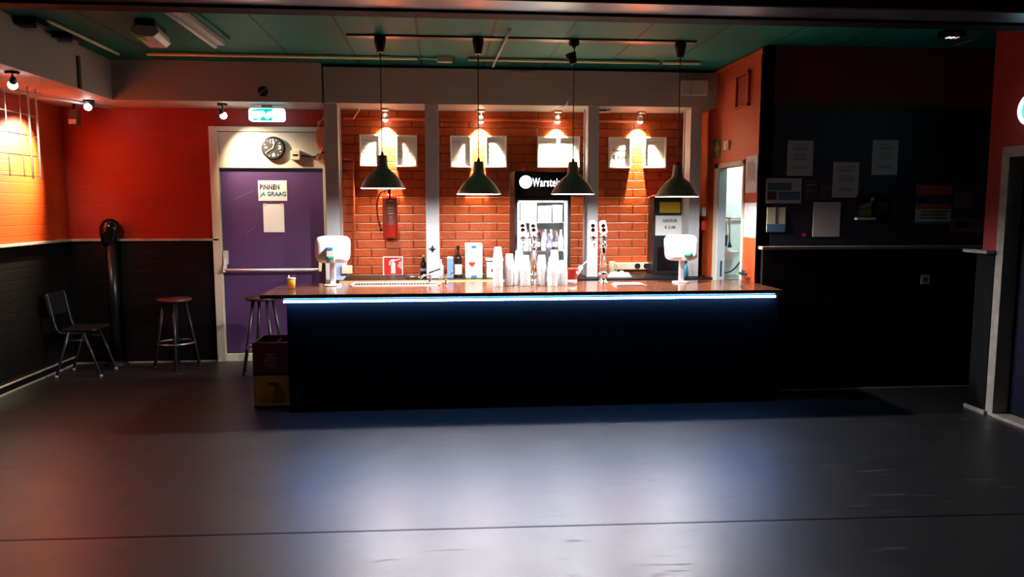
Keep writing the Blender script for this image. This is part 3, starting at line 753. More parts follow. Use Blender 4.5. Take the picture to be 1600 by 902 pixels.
# stacks of upturned white cups, every cup an object
cup_mb = MB(); cup_mb.lathe([(0.043, 0.0), (0.0445, 0.0015), (0.0445, 0.007), (0.0415, 0.010), (0.030, 0.112), (0.027, 0.115), (0.0, 0.1152)], (0, 0, 0), 20, caps=False)
cup0 = cup_mb.build('white_cup', 'cup')
first = [True]
def cup_stack(px, Y, n, label, group):
    x = atY(px, 452, Y).x
    for i in range(n):
        if first[0]: o = cup0; first[0] = False
        else: o = cup0.copy(); COL.objects.link(o)
        o.location = (x + random.uniform(-0.0008, 0.0008), Y, CZ + 0.0125 * i)
        tag(o, label, 'cup', group)
stacks = [(778, 6.58, 19, 'the tallest upturned stack, furthest left of the cup stacks'),
          (796, 6.62, 14, 'the slimmer upturned stack right of the tallest'),
          (811, 6.72, 16, 'the rear stack just left of the tap before the fridge'),
          (821, 6.60, 13, 'the front stack just left of the tap before the fridge'),
          (846, 6.62, 13, 'the stack touching the right of the tap before the fridge'),
          (863, 6.58, 12, 'the second stack right of the tap before the fridge'),
          (866, 6.74, 16, 'the rear stack between that tap and the red bucket'),
          (879, 6.66, 9, 'the low stack beside the red bucket')]
for px, Y_, n, lab in stacks:
    cup_stack(px, Y_, n, 'white plastic cup in ' + lab, 'cups in ' + lab)

# red bucket with two white scoops
p = atY(893, 447, 6.70); p.z = CZ
t = thing('bucket', 'orange red plastic bucket on the bar beside the white cups', 'bucket', p)
b = MB(); b.lathe([(0.046, 0.0), (0.049, 0.045)], p, 28); b.build('white_base', 'white', t)
b = MB(); b.lathe([(0.0495, 0.045), (0.060, 0.135), (0.064, 0.137), (0.064, 0.142), (0.057, 0.142), (0.0465, 0.05)], p, 28, caps=False); b.build('red_wall', 'redplastic', t)
b = MB(); b.lathe([(0.013, 0), (0.013, 0.003)], p + Vector((0.040, -0.045, 0.108)), 16, (Matrix.Rotation(0.7, 4, 'Z') @ Rx).to_3x3()); b.build('emblem', 'white', t)
for dx, lean, ln, lab in ((-0.03, -0.42, 0.185, 'white scoop leaning left in the red bucket'), (0.018, 0.55, 0.20, 'white spatula leaning right in the red bucket')):
    Tm = Matrix.Translation(p + Vector((dx, 0, 0.045))) @ Matrix.Rotation(lean, 4, 'Y')
    tt = thing('scoop' if dx < 0 else 'spatula', lab, 'kitchen tool', p + Vector((dx, 0, 0.045)))
    k = MB(); k.prism([(-0.010, 0.0), (0.010, 0.0), (0.018, 0.07), (0.020, 0.115), (0.012, 0.138), (-0.012, 0.138), (-0.020, 0.115), (-0.018, 0.07)], -0.012, 0.012, 'XZ', Tm); k.build('blade', 'white', tt, bevel=0.005)
    if dx > 0:
        k = MB(); k.tube([Tm @ Vector((0, 0, 0.13)), Tm @ Vector((0.02, 0, 0.215))], 0.004, 8); k.build('handle', 'white', tt)
# folded white cloth near the right tap
p = atZ(983, 446, CZ)
t = thing('paper_stack', 'flat white stack of napkins on the bar right of the right tap', 'napkins', (p.x, p.y, CZ))
for k_ in range(4):
    k = MB(); k.box((p.x - 0.135 + 0.006*k_, p.y - 0.07, CZ + 0.004*k_), (p.x + 0.14 - 0.01*k_, p.y + 0.10, CZ + 0.004*k_ + 0.0035)); k.build('napkin', 'paper', t)

# ------------------------------------------------------------------ pendants
def pendant(px, pyb, label, variant=0):
    bot = atY(px, pyb, 6.50)
    zb = bot.z; x = bot.x; y = 6.50
    t = thing('pendant_lamp', label, 'pendant lamp', (x, y, zb), 'brushed metal pendant lamps over the bar')
    base = Vector((x, y, zb))
    out = [(0.184, 0.0), (0.181, 0.006), (0.166, 0.036), (0.146, 0.068), (0.120, 0.100), (0.092, 0.127), (0.066, 0.147), (0.053, 0.160), (0.046, 0.185), (0.040, 0.262), (0.036, 0.268), (0.0, 0.269)]
    k = MB(); k.lathe(out, base, 48, caps=False); k.build('lamp_shade', 'shade', t)
    inn = [(0.182, -0.003), (0.1825, 0.0), (0.178, 0.007), (0.162, 0.036), (0.142, 0.066), (0.116, 0.097), (0.088, 0.123), (0.062, 0.143), (0.048, 0.150), (0.0, 0.152)]
    k = MB(); k.lathe([(0.1865, -0.004), (0.1865, 0.001)] , base, 48, caps=False); k.lathe(inn, base, 48, caps=False); k.build('shade_lining', 'shadein', t)
    k = MB(); k.lathe([(0.0, 0.052), (0.022, 0.058), (0.030, 0.078), (0.024, 0.102), (0.014, 0.118), (0.014, 0.15)], base, 20, caps=False); bl = k.build('bulb', 'bulb', t)
    light('POINT', 'bulb_light', base + Vector((0, 0, 0.032)), t, P_PENDANT, (0.98, 0.97, 1.0), 0.03)
    k = MB(); k.lathe([(0.014, 0.268), (0.012, 0.285), (0.006, 0.30)], base, 14); k.build('cord_grip', 'black', t)
    zt_ = ZC - 0.03
    if variant == 0:
        k = MB(); k.tube([base + Vector((0, 0, 0.295)), Vector((x, y, zt_ - 0.09))], 0.0045, 8); k.build('cord', 'cable', t)
        k = MB(); k.lathe([(0.026, zt_ - 0.105), (0.030, zt_ - 0.10), (0.046, zt_ - 0.02), (0.048, zt_ + 0.03)], (x, y, 0), 24); k.build('ceiling_cup', 'black', t)
    else:
        zs = atY(893, 100, 6.50).z
        k = MB(); k.tube([base + Vector((0, 0, 0.295)), Vector((x, y, zs + 0.01)), Vector((x + 0.004, y, zt_ - 0.02))], 0.0045, 8); k.build('cord', 'cable', t)
        Tl = Matrix.Rotation(-0.28, 3, 'Y')
        k = MB(); k.lathe([(0.026, 0.0), (0.030, 0.005), (0.046, 0.085), (0.044, 0.09)], (x - 0.004, y, zs), 24, Tl); k.build('ceiling_cup', 'black', t)
        k = MB(); k.lathe([(0.012, zt_ - 0.045), (0.020, zt_ - 0.03), (0.044, zt_ - 0.018), (0.044, zt_ + 0.03)], (x, y, 0), 24); k.build('ceiling_hook', 'black', t)
    return base
pendant(598, 294, 'brushed metal pendant lamp at the left end of the row')
pendant(748, 303, 'brushed metal pendant lamp hanging left of the drinks fridge')
pendant(895, 303, 'brushed metal pendant lamp whose ceiling cup has slipped down its cord', 1)
pendant(1058, 307, 'brushed metal pendant lamp at the right end of the row')
a, c = atY(897, 144, 7.0), atY(863, 175, 8.1)
b = MB(); b.tube([Vector((1.106, 6.50, 2.62)), (a.x*0.5 + c.x*0.5, 7.3, 2.60), Vector((c.x, 8.1, SOF_Z - 0.02))], 0.004, 8)
tag(b.build('slack_cable', 'cable'), 'thin black cable slanting from the slipped pendant to a wall spotlight', 'cable')

# ------------------------------------------------------------------ spotlights over the menu frames
def wall_spot(px, py, label):
    yl_ = 8.255
    h = atY(px, py, yl_)
    t = thing('spotlight', label, 'spotlight', (h.x, yl_, h.z), 'small spotlights over the menu frames')
    top = Vector((h.x, yl_ - 0.05, SOF_Z))
    k = MB(); k.lathe([(0.04, -0.022), (0.045, -0.014), (0.045, 0.0)], top, 24); k.build('ceiling_plate', 'offwhite', t)
    k = MB(); k.tube([top + Vector((0, 0, -0.02)), top + Vector((0.01, 0.03, -0.04)), Vector((h.x, yl_, h.z + 0.045))], 0.006, 8); k.build('arm', 'steel', t)
    Tm = Matrix.Rotation(0.14, 3, 'X')
    k = MB(); k.lathe([(0.032, 0.0), (0.034, 0.012), (0.030, 0.05), (0.012, 0.062), (0.0, 0.063)], Vector((h.x, yl_, h.z)), 24, Tm, caps=False); k.build('head', 'offwhite', t)
    k = MB(); k.lathe([(0.0, -0.024), (0.012, -0.022), (0.022, -0.015), (0.029, -0.004), (0.030, 0.004)], Vector((h.x, yl_, h.z)), 24, Tm, caps=False); k.build('bulb', 'bulb', t)
    light('SPOT', 'spot_beam', (h.x, yl_ , h.z - 0.03), t, P_BOARD, (1.0, 0.78, 0.50), 0.02, (h.x, yl_ + 0.26, h.z - 0.6), 84, 0.85)
    light('POINT', 'spot_spill', (h.x, yl_ - 0.045, h.z + 0.085), t, 1.2, (1.0, 0.72, 0.45), 0.02)
wall_spot(602, 187, 'small wall spotlight above the leftmost pair of menu frames')
wall_spot(751, 190, 'small wall spotlight above the second pair of menu frames')
wall_spot(871, 190, 'small wall spotlight above the menu frames over the fridge')
wall_spot(1000, 190, 'small wall spotlight above the menu frames left of the black machine')

# menu frames
def menu_frame(x0, y0, x1, y1, label, lines, txt=None):
    Y = YB; D = 0.045
    a, c = atY(x0, y0, Y - D), atY(x1, y1, Y - D)
    t = thing('menu_frame', label, 'menu frame', ((a.x+c.x)/2, Y, c.z), 'white framed menus on the orange brick wall')
    w = 0.016
    k = MB()
    k.box((a.x, Y - D, c.z), (a.x + w, Y, a.z)); k.box((c.x - w, Y - D, c.z), (c.x, Y, a.z)); k.box((a.x + w, Y - D, c.z), (c.x - w, Y, c.z + w)); k.box((a.x + w, Y - D, a.z - w), (c.x - w, Y, a.z))
    k.build('frame', 'white', t, bevel=0.003)
    k = MB(); k.box((a.x + w, Y - 0.012, c.z + w), (c.x - w, Y - 0.002, a.z - w)); k.build('menu_sheet', 'paper', t)
    if txt:
        for s_, fz, fh in txt:
            lettering(s_, (c.x - a.x) * 0.62, ((a.x+c.x)/2, Y - 0.0135, c.z + (a.z - c.z) * fz), '-Y', 'ink', t, height=fh)
    elif lines:
        k = MB(); random.seed(int(x0))
        for i in range(lines):
            z = a.z - 0.06 - i * (a.z - c.z - 0.11) / lines
            xw = random.uniform(0.4, 0.8) * (c.x - a.x - 0.07); x = a.x + 0.03
            while x < a.x + 0.03 + xw:
                l_ = random.uniform(0.012, 0.035); k.box((x, Y - 0.0135, z), (x + l_, Y - 0.012, z + 0.006)); x += l_ + 0.007
        k.build('print', 'inkgrey', t)
menu_frame(561, 210, 595, 260, 'white framed menu, left one of the leftmost pair', 5)
menu_frame(618, 211, 652, 261, 'white framed menu, right one of the leftmost pair', 4)
menu_frame(703, 212, 737, 262, 'white framed menu, left one of the second pair', 11)
menu_frame(758, 212, 792, 262, 'white framed menu, right one of the second pair', 4)
menu_frame(840, 213, 872, 262, 'white framed menu above the fridge, left of two', 3)
menu_frame(873, 213, 906, 262, 'white framed menu above the fridge, right of two', 3)
menu_frame(952, 214, 986, 263, 'white framed menu with a three fifty price, left of the rightmost pair', 0, (('Cognac', 0.57, 0.030), ('\u20ac 3,50', 0.36, 0.045)))
menu_frame(1007, 214, 1041, 263, 'white framed menu, right one of the rightmost pair', 4)

# painted pipes on the orange wall
b = MB(); x0_, x1_ = atY(537, 186, YB).x, atY(1075, 189, YB).x
b.tube([(x0_, YB - 0.02, 2.565), (x1_, YB - 0.02, 2.565)], 0.018, 12); tag(b.build('painted_pipe', 'plaster'), 'long orange painted pipe along the top of the brick wall', 'pipe')
b = MB(); b.tube(poly([(537, 249), (549, 249), (553, 251), (553, 320), (552, 425)], YB - 0.012), 0.010, 10); tag(b.build('painted_conduit', 'plaster'), 'orange painted conduit bending down the wall beside the leftmost column', 'pipe')
b = MB(); b.tube(spline(poly([(565, 168), (560, 174), (554, 183), (552, 186)], YB - 0.10)), 0.005, 8); tag(b.build('loose_wire', 'white'), 'loose white wire end below the soffit near the leftmost column', 'wire')

# fire extinguisher
e0 = atY(609, 302, YB - 0.10); e1 = atY(609, 372, YB - 0.10)
t = thing('fire_extinguisher', 'red fire extinguisher with a black hose on the orange brick wall', 'fire extinguisher', (e0.x, YB - 0.10, e1.z))
hh = e0.z - e1.z; q = Vector((e0.x, YB - 0.10, e1.z)); r_ = 0.078
b = MB(); b.lathe([(r_*0.9, 0.0), (r_, 0.012), (r_, hh*0.90), (r_*0.82, hh*0.965), (r_*0.30, hh), (r_*0.28, hh + 0.02)], q, 32); b.build('cylinder', 'extred', t)
# label band wraps the cylinder
def band(q, r, z0, z1, a0, a1, m, name, par):
    k = MB(); k.smooth = True; n = 16; P = []
    for z in (z0, z1):
        for i in range(n + 1):
            a_ = math.radians(a0 + (a1 - a0) * i / n); P.append(q + Vector((r*math.cos(a_), r*math.sin(a_), z)))
    for z in (z0, z1):
        for i in range(n + 1):
            a_ = math.radians(a0 + (a1 - a0) * i / n); P.append(q + Vector(((r-0.001)*math.cos(a_), (r-0.001)*math.sin(a_), z)))
    m1 = n + 1
    F = [(i, i+1, m1+i+1, m1+i) for i in range(n)]
    k.add(P[:2*m1], F); return k.build(name, m, par)
lb = band(q, r_ + 0.0015, hh*0.30, hh*0.88, 195, 345, mat('extinguisher_label', (0.28, 0.05, 0.03), 0.5), 'label', t)
k = MB()
for i in range(5): pass
for i, (fz, aw) in enumerate(((0.82, 40), (0.72, 58), (0.66, 50), (0.60, 55), (0.54, 45), (0.46, 20))):
    band(q, r_ + 0.003, hh*fz, hh*fz + 0.010, 278 - aw/2, 278 + aw/2, 'inkgrey' if i % 2 else 'gold', 'print', lb).location = (0, 0, 0)
b = MB(); b.box((q.x - 0.012, q.y - 0.05, q.z + hh + 0.015), (q.x + 0.012, q.y + 0.02, q.z + hh + 0.045)); b.prism([(q.y - 0.07, q.z + hh + 0.06), (q.y + 0.02, q.z + hh + 0.035), (q.y + 0.02, q.z + hh + 0.047), (q.y - 0.07, q.z + hh + 0.072)], q.x - 0.010, q.x + 0.010, 'YZ'); b.build('valve_lever', 'black', t, bevel=0.002)
hp = poly([(600, 299), (594, 302), (589.5, 315), (589, 328), (591, 343), (594, 354)], YB - 0.10)
b = MB(); b.tube(spline([q + Vector((-0.01, -0.02, hh + 0.03))] + hp), 0.008, 10); b.build('hose', 'black', t)
b = MB(); b.tube([hp[-1], hp[-1] + Vector((0.012, 0, -0.055))], 0.011, 10, radii=[0.009, 0.014]); b.build('nozzle', 'black', t)
b = MB(); b.box((q.x - 0.03, q.y + r_ - 0.006, q.z + hh*0.6), (q.x + 0.03, YB, q.z + hh*0.75)); b.build('wall_bracket', 'black', t)

# red fire-point sign
a, c = atY(598, 401, YB - 0.006), atY(630, 431, YB - 0.006)
t = thing('fire_sign', 'square red fire sign with a white symbol low on the brick wall', 'sign', ((a.x+c.x)/2, YB, c.z))
b = MB(); b.box((a.x, YB - 0.005, c.z), (c.x, YB, a.z)); b.build('border', 'white', t)
b = MB(); b.box((a.x + 0.012, YB - 0.0065, c.z + 0.012), (c.x - 0.012, YB - 0.0048, a.z - 0.012)); b.build('red_field', 'redplastic', t)
w_, h_ = c.x - a.x, a.z - c.z
def S(u, v): return (a.x + u*w_, c.z + v*h_)
b = MB()
b.prism([S(.40,.12), S(.62,.12), S(.62,.64), S(.58,.70), S(.44,.70), S(.40,.64)], YB - 0.008, YB - 0.0062)
b.prism([S(.30,.56), S(.31,.72), S(.38,.82), S(.52,.86), S(.66,.84), S(.88,.90), S(.88,.86), S(.68,.78), S(.56,.78), S(.56,.70), S(.46,.70), S(.46,.76), S(.41,.73), S(.37,.66), S(.36,.56)], YB - 0.008, YB - 0.0062)
b.build('symbol', 'white', t)
b = MB(); b.prism([S(.70,.52), S(.78,.62), S(.80,.72), S(.93,.78), S(.94,.34), S(.84,.38)], YB - 0.0078, YB - 0.0062); b.build('flame_mark', mat('pale_flame_print', (0.75, 0.42, 0.38), 0.5), t)

# things standing on the back counter
ZB = 0.91
def bottle(px, yb, h, r, m, label, capm='black', lab=None, group=None, Y=8.0):
    p = atY(px, 430, Y); q = Vector((p.x, Y, ZB))
    t = thing('bottle', label, 'bottle', q, group)
    k = MB(); k.lathe([(r*0.92, 0.0), (r, 0.006), (r, h*0.58), (r*0.85, h*0.66), (r*0.38, h*0.76), (r*0.34, h*0.93)], q, 24); k.build('glass_body', m, t)
    k = MB(); k.lathe([(r*0.40, h*0.90), (r*0.40, h)], q, 20); k.build('cap', capm, t)
    if lab: 
        k = MB(); k.lathe([(r*1.015, h*lab[0]), (r*1.015, h*lab[1])], q, 24, caps=False); k.build('label', lab[2], t)
    return t
bottle(662, 430, 0.235, 0.036, 'amberglass', 'dark bottle half hidden behind the column with the bottle opener', 'gold', (0.30, 0.42, 'inkgrey'))
bottle(689, 430, 0.19, 0.032, 'juice', 'small pale bottle just right of the column with the bottle opener', 'white')
bottle(716, 430, 0.330, 0.040, 'amberglass', 'tall dark wine bottle with a white label on the back counter', 'blackgloss', (0.10, 0.42, 'paper'))
p = atY(703.5, 430, 7.95)
t = thing('carton', 'slim pale blue carton standing beside the dark wine bottle', 'carton', (p.x, 7.95, ZB))
b = MB(); b.box((p.x - 0.032, 7.92, ZB), (p.x + 0.032, 7.98, ZB + 0.205)); b.build('box', 'blue', t, bevel=0.004)
b = MB(); b.prism([(p.x - 0.032, ZB + 0.205), (p.x + 0.032, ZB + 0.205), (p.x + 0.024, ZB + 0.222), (p.x - 0.026, ZB + 0.222)], 7.925, 7.975); b.build('folded_top', 'white', t)
p = atY(740.5, 430, 7.95); dx = 0.088
t = thing('dispenser', 'white dispenser box with a red heart mark on the back counter', 'dispenser', (p.x, 8.0, ZB))
b = MB(); b.prism([(p.x - dx, ZB), (p.x + dx, ZB), (p.x + dx + 0.002, ZB + 0.335), (p.x - dx - 0.003, ZB + 0.335)], 7.93, 8.08); bd = b.build('box', 'offwhite', t, bevel=0.004)
b = MB(); b.prism([(p.x - dx - 0.006, ZB + 0.335), (p.x + dx + 0.004, ZB + 0.335), (p.x + dx - 0.004, ZB + 0.358), (p.x - dx + 0.004, ZB + 0.358)], 7.925, 8.085); b.build('lid', 'white', t, bevel=0.004)
hx, hz = p.x - 0.02, ZB + 0.13
ht = []
for i in range(28):
    a_ = 2*PI*i/28; ht.append((hx + 0.0020*16*math.sin(a_)**3, hz + 0.012 + 0.0020*(13*math.cos(a_) - 5*math.cos(2*a_) - 2*math.cos(3*a_) - math.cos(4*a_))))
b = MB(); b.prism(ht, 7.927, 7.930); b.build('heart_mark', 'redplastic', t)
b = MB(); b.prism([(p.x - 0.03, ZB + 0.332), (p.x + 0.03, ZB + 0.332), (p.x + 0.018, ZB + 0.305), (p.x - 0.018, ZB + 0.305)], 7.926, 7.930); b.build('blue_tab', 'tealblue', t)
b = MB(); b.box((p.x - 0.03, 7.926, ZB + 0.006), (p.x + 0.03, 7.930, ZB + 0.026)); b.build('blue_tab', 'tealblue', t)
b = MB(); b.prism([(p.x + 0.025, ZB + 0.05), (p.x + 0.07, ZB + 0.03), (p.x + 0.08, ZB + 0.09), (p.x + 0.04, ZB + 0.11)], 7.927, 7.930); b.build('pink_mark', mat('pale_pink_print', (0.65, 0.45, 0.45), 0.6), t)
p = atY(773, 430, 7.95)
t = thing('canister', 'square white canister with a dark rimmed lid behind the tallest cup stack', 'canister', (p.x, 8.0, ZB))
b = MB(); b.box((p.x - 0.085, 7.93, ZB), (p.x + 0.085, 8.08, ZB + 0.165)); b.build('body', 'offwhite', t, bevel=0.006)
b = MB(); b.box((p.x - 0.085, 7.928, ZB + 0.165), (p.x + 0.085, 8.082, ZB + 0.176)); b.build('dark_seal', 'black', t)
b = MB(); b.box((p.x - 0.092, 7.92, ZB + 0.176), (p.x + 0.092, 8.09, ZB + 0.195)); b.build('lid', 'white', t, bevel=0.004)
b = MB(); b.box((p.x - 0.035, 7.926, ZB + 0.06), (p.x - 0.01, 7.930, ZB + 0.09)); b.build('dark_mark', 'black', t)
# crumpled wrappers near the sign
p = atY(645, 430, 7.95)
t = thing('tongs', 'small steel tongs lying on the back counter left of the column', 'tongs', (p.x, 7.95, ZB))
for s_ in (-1, 1):
    k = MB(); k.tube([(p.x + 0.06, 7.95, ZB + 0.012), (p.x, 7.95 + 0.015*s_, ZB + 0.016), (p.x - 0.07, 7.95 + 0.022*s_, ZB + 0.010)], 0.006, 8); k.build('arm', 'steel', t)
k = MB(); k.lathe([(0.0, 0), (0.013, 0.003), (0.014, 0.014), (0, 0.02)], (p.x + 0.062, 7.95, ZB), 14); k.build('pivot', 'steel', t)
# pale blue box and cream reader behind the left till
p0, p1 = atY(509, 412, 7.5), atY(546, 437, 7.5)
p = atY(530, 430, 7.90)
t = thing('towel_box', 'pale blue plastic box behind the left till screen', 'box', (p.x, 7.9, ZB))
b = MB(); b.prism([(p.x - 0.12, ZB), (p.x + 0.05, ZB), (p.x + 0.09, ZB + 0.05), (p.x + 0.09, ZB + 0.20), (p.x - 0.12, ZB + 0.20)], 7.80, 7.84); b.build('body', 'paleblue', t, bevel=0.004)
b = MB(); b.box((p.x - 0.115, 7.797, ZB + 0.01), (p.x - 0.075, 7.80, ZB + 0.19)); b.build('side_strip', 'offwhite', t)
p = atY(543, 421, 7.80)
t = thing('cream_box', 'small cream box fixed beside the pale blue box', 'box', (p.x, 7.85, p.z - 0.05))
b = MB(); b.box((p.x - 0.055, 7.76, p.z - 0.042), (p.x + 0.05, 7.795, p.z + 0.042)); b.build('body', 'cream', t, bevel=0.005)
b = MB(); b.box((p.x - 0.05, 7.758, p.z + 0.030), (p.x + 0.045, 7.7605, p.z + 0.036)); b.build('lid_line', 'white', t)

# ------------------------------------------------------------------ drinks fridge
fy0, fy1 = 7.72, 8.30
ztop = atY(850, 268, fy0).z; zhead = atY(850, 308, fy0).z
t = thing('drinks_fridge', 'tall black drinks fridge with a lit sign and glass door', 'fridge', ((xf0+xf1)/2, 8.0, 0))
w = 0.028
b = MB()
b.box((xf0, fy0 + 0.05, 0), (xf0 + w, fy1, zhead)); b.box((xf1 - w, fy0 + 0.05, 0), (xf1, fy1, zhead)); b.box((xf0 + w, fy1 - 0.03, 0), (xf1 - w, fy1, zhead)); b.box((xf0 + w, fy0 + 0.05, 0), (xf1 - w, fy1, 0.12)); b.box((xf0, fy0 + 0.02, zhead), (xf1, fy1, ztop))
b.build('cabinet', 'black', t, bevel=0.004)
b = MB(); b.box((xf0 + w, fy1 - 0.04, 0.13), (xf1 - w, fy1 - 0.031, zhead - 0.01)); b.box((xf0 + w, fy0 + 0.06, 0.13), (xf0 + w + 0.008, fy1 - 0.04, zhead - 0.01)); b.box((xf1 - w - 0.008, fy0 + 0.06, 0.13), (xf1 - w, fy1 - 0.04, zhead - 0.01)); b.build('liner', 'fridgein', t)
b = MB(); b.box((xf0, fy0, zhead + 0.01), (xf1, fy0 + 0.02, ztop - 0.004)); hd = b.build('header_panel', 'blackgloss', t, bevel=0.003)
cc = atY(821.5, 284.5, fy0)
b = MB(); b.lathe([(0.064, 0.0), (0.064, 0.004)], Vector((cc.x, fy0, cc.z)), 32, Rx.to_3x3()); b.build('round_emblem', 'lit_white', hd)
l0, l1 = atY(832, 285, fy0), atY(888, 285, fy0)
lettering('Warsteiner', l1.x - l0.x, ((l0.x+l1.x)/2, fy0 - 0.003, l0.z), '-Y', 'lit_white', hd, height=0.085, depth=0.004, bold=0.008)
b = MB()
fw = 0.032
b.box((xf0, fy0, 0.12), (xf0 + fw, fy0 + 0.04, zhead)); b.box((xf1 - fw, fy0, 0.12), (xf1, fy0 + 0.04, zhead)); b.box((xf0 + fw, fy0, zhead - 0.035), (xf1 - fw, fy0 + 0.04, zhead)); b.box((xf0 + fw, fy0, 0.12), (xf1 - fw, fy0 + 0.04, 0.17))
dr = b.build('door', 'black', t, bevel=0.004)
b = MB(); b.box((xf0 + fw, fy0 + 0.018, 0.17), (xf1 - fw, fy0 + 0.022, zhead - 0.035)); b.build('glass_pane', 'glass', dr)
b = MB(); b.tube([(xf0 + 0.016, fy0 - 0.02, 1.0), (xf0 + 0.016, fy0 - 0.02, 1.35)], 0.008, 8); b.tube([(xf0 + 0.016, fy0 + 0.005, 1.02), (xf0 + 0.016, fy0 - 0.02, 1.02)], 0.006, 8); b.tube([(xf0 + 0.016, fy0 + 0.005, 1.33), (xf0 + 0.016, fy0 - 0.02, 1.33)], 0.006, 8); b.build('door_handle', 'black', dr)
for nm, x in (('light_tube', xf0 + fw + 0.012), ('light_tube', xf1 - fw - 0.012)):
    k = MB(); k.tube([(x, fy0 + 0.065, 0.25), (x, fy0 + 0.065, zhead - 0.06)], 0.009, 8); k.build(nm, 'fridgelight', t)
k = MB(); k.box((xf0 + 0.06, fy0 + 0.07, zhead - 0.05), (xf1 - 0.06, fy0 + 0.13, zhead - 0.04)); k.build('top_light', 'fridgelight', t)
zsh = [0.45, 0.78, atY(850, 391, 7.95).z, atY(850, 347, 7.95).z]
for z in zsh:
    k = MB()
    k.box((xf0 + w + 0.01, 7.80, z - 0.008), (xf1 - w - 0.01, 7.808, z)); k.box((xf0 + w + 0.01, 8.24, z - 0.008), (xf1 - w - 0.01, 8.248, z))
    n = 22
    for i in range(n): 
        x = xf0 + w + 0.014 + i * (xf1 - xf0 - 2*w - 0.034) / (n - 1); k.box((x, 7.80, z - 0.005), (x + 0.004, 8.245, z))
    k.build('wire_shelf', 'steel', t)
# shelf contents
def fridge_bottle(proto_m, capm, h, r, nm):
    q = bpy.data.objects.new('bottle', None); COL.objects.link(q)
    k = MB(); k.lathe([(r*0.9, 0.0), (r, 0.006), (r, h*0.55), (r*0.8, h*0.65), (r*0.40, h*0.78), (r*0.36, h*0.94)], (0, 0, 0), 16); k.build('glass_body', proto_m, q)
    k = MB(); k.lathe([(r*0.45, h*0.93), (r*0.45, h)], (0, 0, 0), 12); k.build('cap', capm, q)
    k = MB(); k.lathe([(r*1.02, h*0.2), (r*1.02, h*0.45)], (0, 0, 0), 16, caps=False); k.build('label', 'paper', q)
    return q
protos = [(fridge_bottle('juice', 'capred', 0.20, 0.026, 'a'), 'pale bottle with a red cap'), (fridge_bottle('colablack', 'capred', 0.20, 0.026, 'b'), 'dark cola bottle'),
          (fridge_bottle('juice', 'white', 0.215, 0.028, 'c'), 'pale bottle with a white cap'), (fridge_bottle('violetcan', 'white', 0.17, 0.027, 'd'), 'violet bottle')]
used = set()
def put(i, x, y, z, row):
    pr, nm = protos[i]
    o = pr if i not in used else copy_tree(pr); used.add(i)
    o.location = (x, y, z); tag(o, nm + ' on the ' + row + ' shelf of the drinks fridge', 'bottle', nm + 's, ' + row + ' fridge shelf')
pat = [2, 0, 2, 1, 0, 3, 1, 2]
zrow = {'middle': zsh[2], 'lower': zsh[1]}
xs8 = [xf0 + 0.075 + i * (xf1 - xf0 - 0.15) / 7 for i in range(8)]
for rn, z in zrow.items():
    for i in range(8): put(pat[i] if rn == 'middle' else pat[7 - i], xs8[i], 7.88, z, rn)
    for i in range(7): put(pat[(i + 3) % 8], (xs8[i] + xs8[i+1]) / 2, 7.96, z, rn)
# cartons on the top shelf
zz = zsh[3]
for (x0p, x1p, h, lab) in ((813, 838, 0.20, 'white drinks carton at the left of the top fridge shelf'), (840, 861, 0.165, 'white drinks carton in the middle of the top fridge shelf'), (863, 878, 0.175, 'white drinks carton at the right of the top fridge shelf')):
    a0, a1 = atY(x0p, 330, 7.90).x, atY(x1p, 330, 7.90).x
    tt = thing('drinks_carton', lab, 'carton', ((a0+a1)/2, 7.95, zz), 'cartons on the top fridge shelf')
    k = MB(); k.box((a0, 7.86, zz), (a1, 8.02, zz + h)); k.build('box', 'white', tt, bevel=0.006)
    k = MB(); k.prism([((a0+a1)/2 - 0.02, zz + 0.09), ((a0+a1)/2 - 0.006, zz + 0.06), ((a0+a1)/2 + 0.004, zz + 0.06), ((a0+a1)/2 + 0.02, zz + 0.10), ((a0+a1)/2 + 0.012, zz + 0.10), ((a0+a1)/2, zz + 0.075)], 7.857, 7.86); k.build('print', 'inkgrey', tt)

# ------------------------------------------------------------------ black machine with notices
m0, m1 = atY(1022, 308, 8.10), atY(1077, 308, 8.10)
t = thing('coffee_machine', 'tall black machine with a yellow sticker and a white price notice', 'machine', ((m0.x+m1.x)/2, 8.2, ZB))
b = MB(); b.box((m0.x, 8.10, ZB), (m1.x, 8.33, m0.z)); body = b.build('housing', 'black', t, bevel=0.006)
b = MB(); b.box((m1.x - 0.055, 8.092, ZB + 0.02), (m1.x - 0.012, 8.10, m0.z - 0.02)); b.build('side_panel', mat('grey_green_panel', (0.06, 0.07, 0.07), 0.4), t)
a, c = atY(1031, 316, 8.096), atY(1063, 332.5, 8.096)
b = MB(); b.box((a.x, 8.097, c.z), (c.x, 8.100, a.z)); b.build('yellow_sticker', 'yellow', t)
a, c = atY(1024.5, 337, 8.093), atY(1069, 368, 8.093)
b = MB(); b.box((a.x, 8.094, c.z), (c.x, 8.097, a.z)); nt_ = b.build('price_notice', 'paper', t)
cx = (a.x+c.x)/2
lettering('GARDEROBE', 0.155, (cx, 8.093, a.z - 0.055), '-Y', 'ink', nt_, height=0.034)
lettering('\u20ac 2,00', 0.12, (cx, 8.093, a.z - 0.128), '-Y', 'ink', nt_, height=0.040)
b = MB(); b.box((m0.x + 0.05, 8.090, ZB + 0.05), (m1.x - 0.09, 8.10, ZB + 0.30)); b.build('dispensing_bay', 'blackgloss', t)
b = MB(); b.prism([(m0.x - 0.035, m0.z - 0.012), (m0.x + 0.02, m0.z + 0.02), (m0.x + 0.10, m0.z + 0.03), (m0.x + 0.10, m0.z + 0.002), (m0.x - 0.03, m0.z + 0.0)], 8.14, 8.24); tag(b.build('red_cloth', 'redplastic', bevel=0.004), 'red folded cloth on top of the black machine', 'cloth')
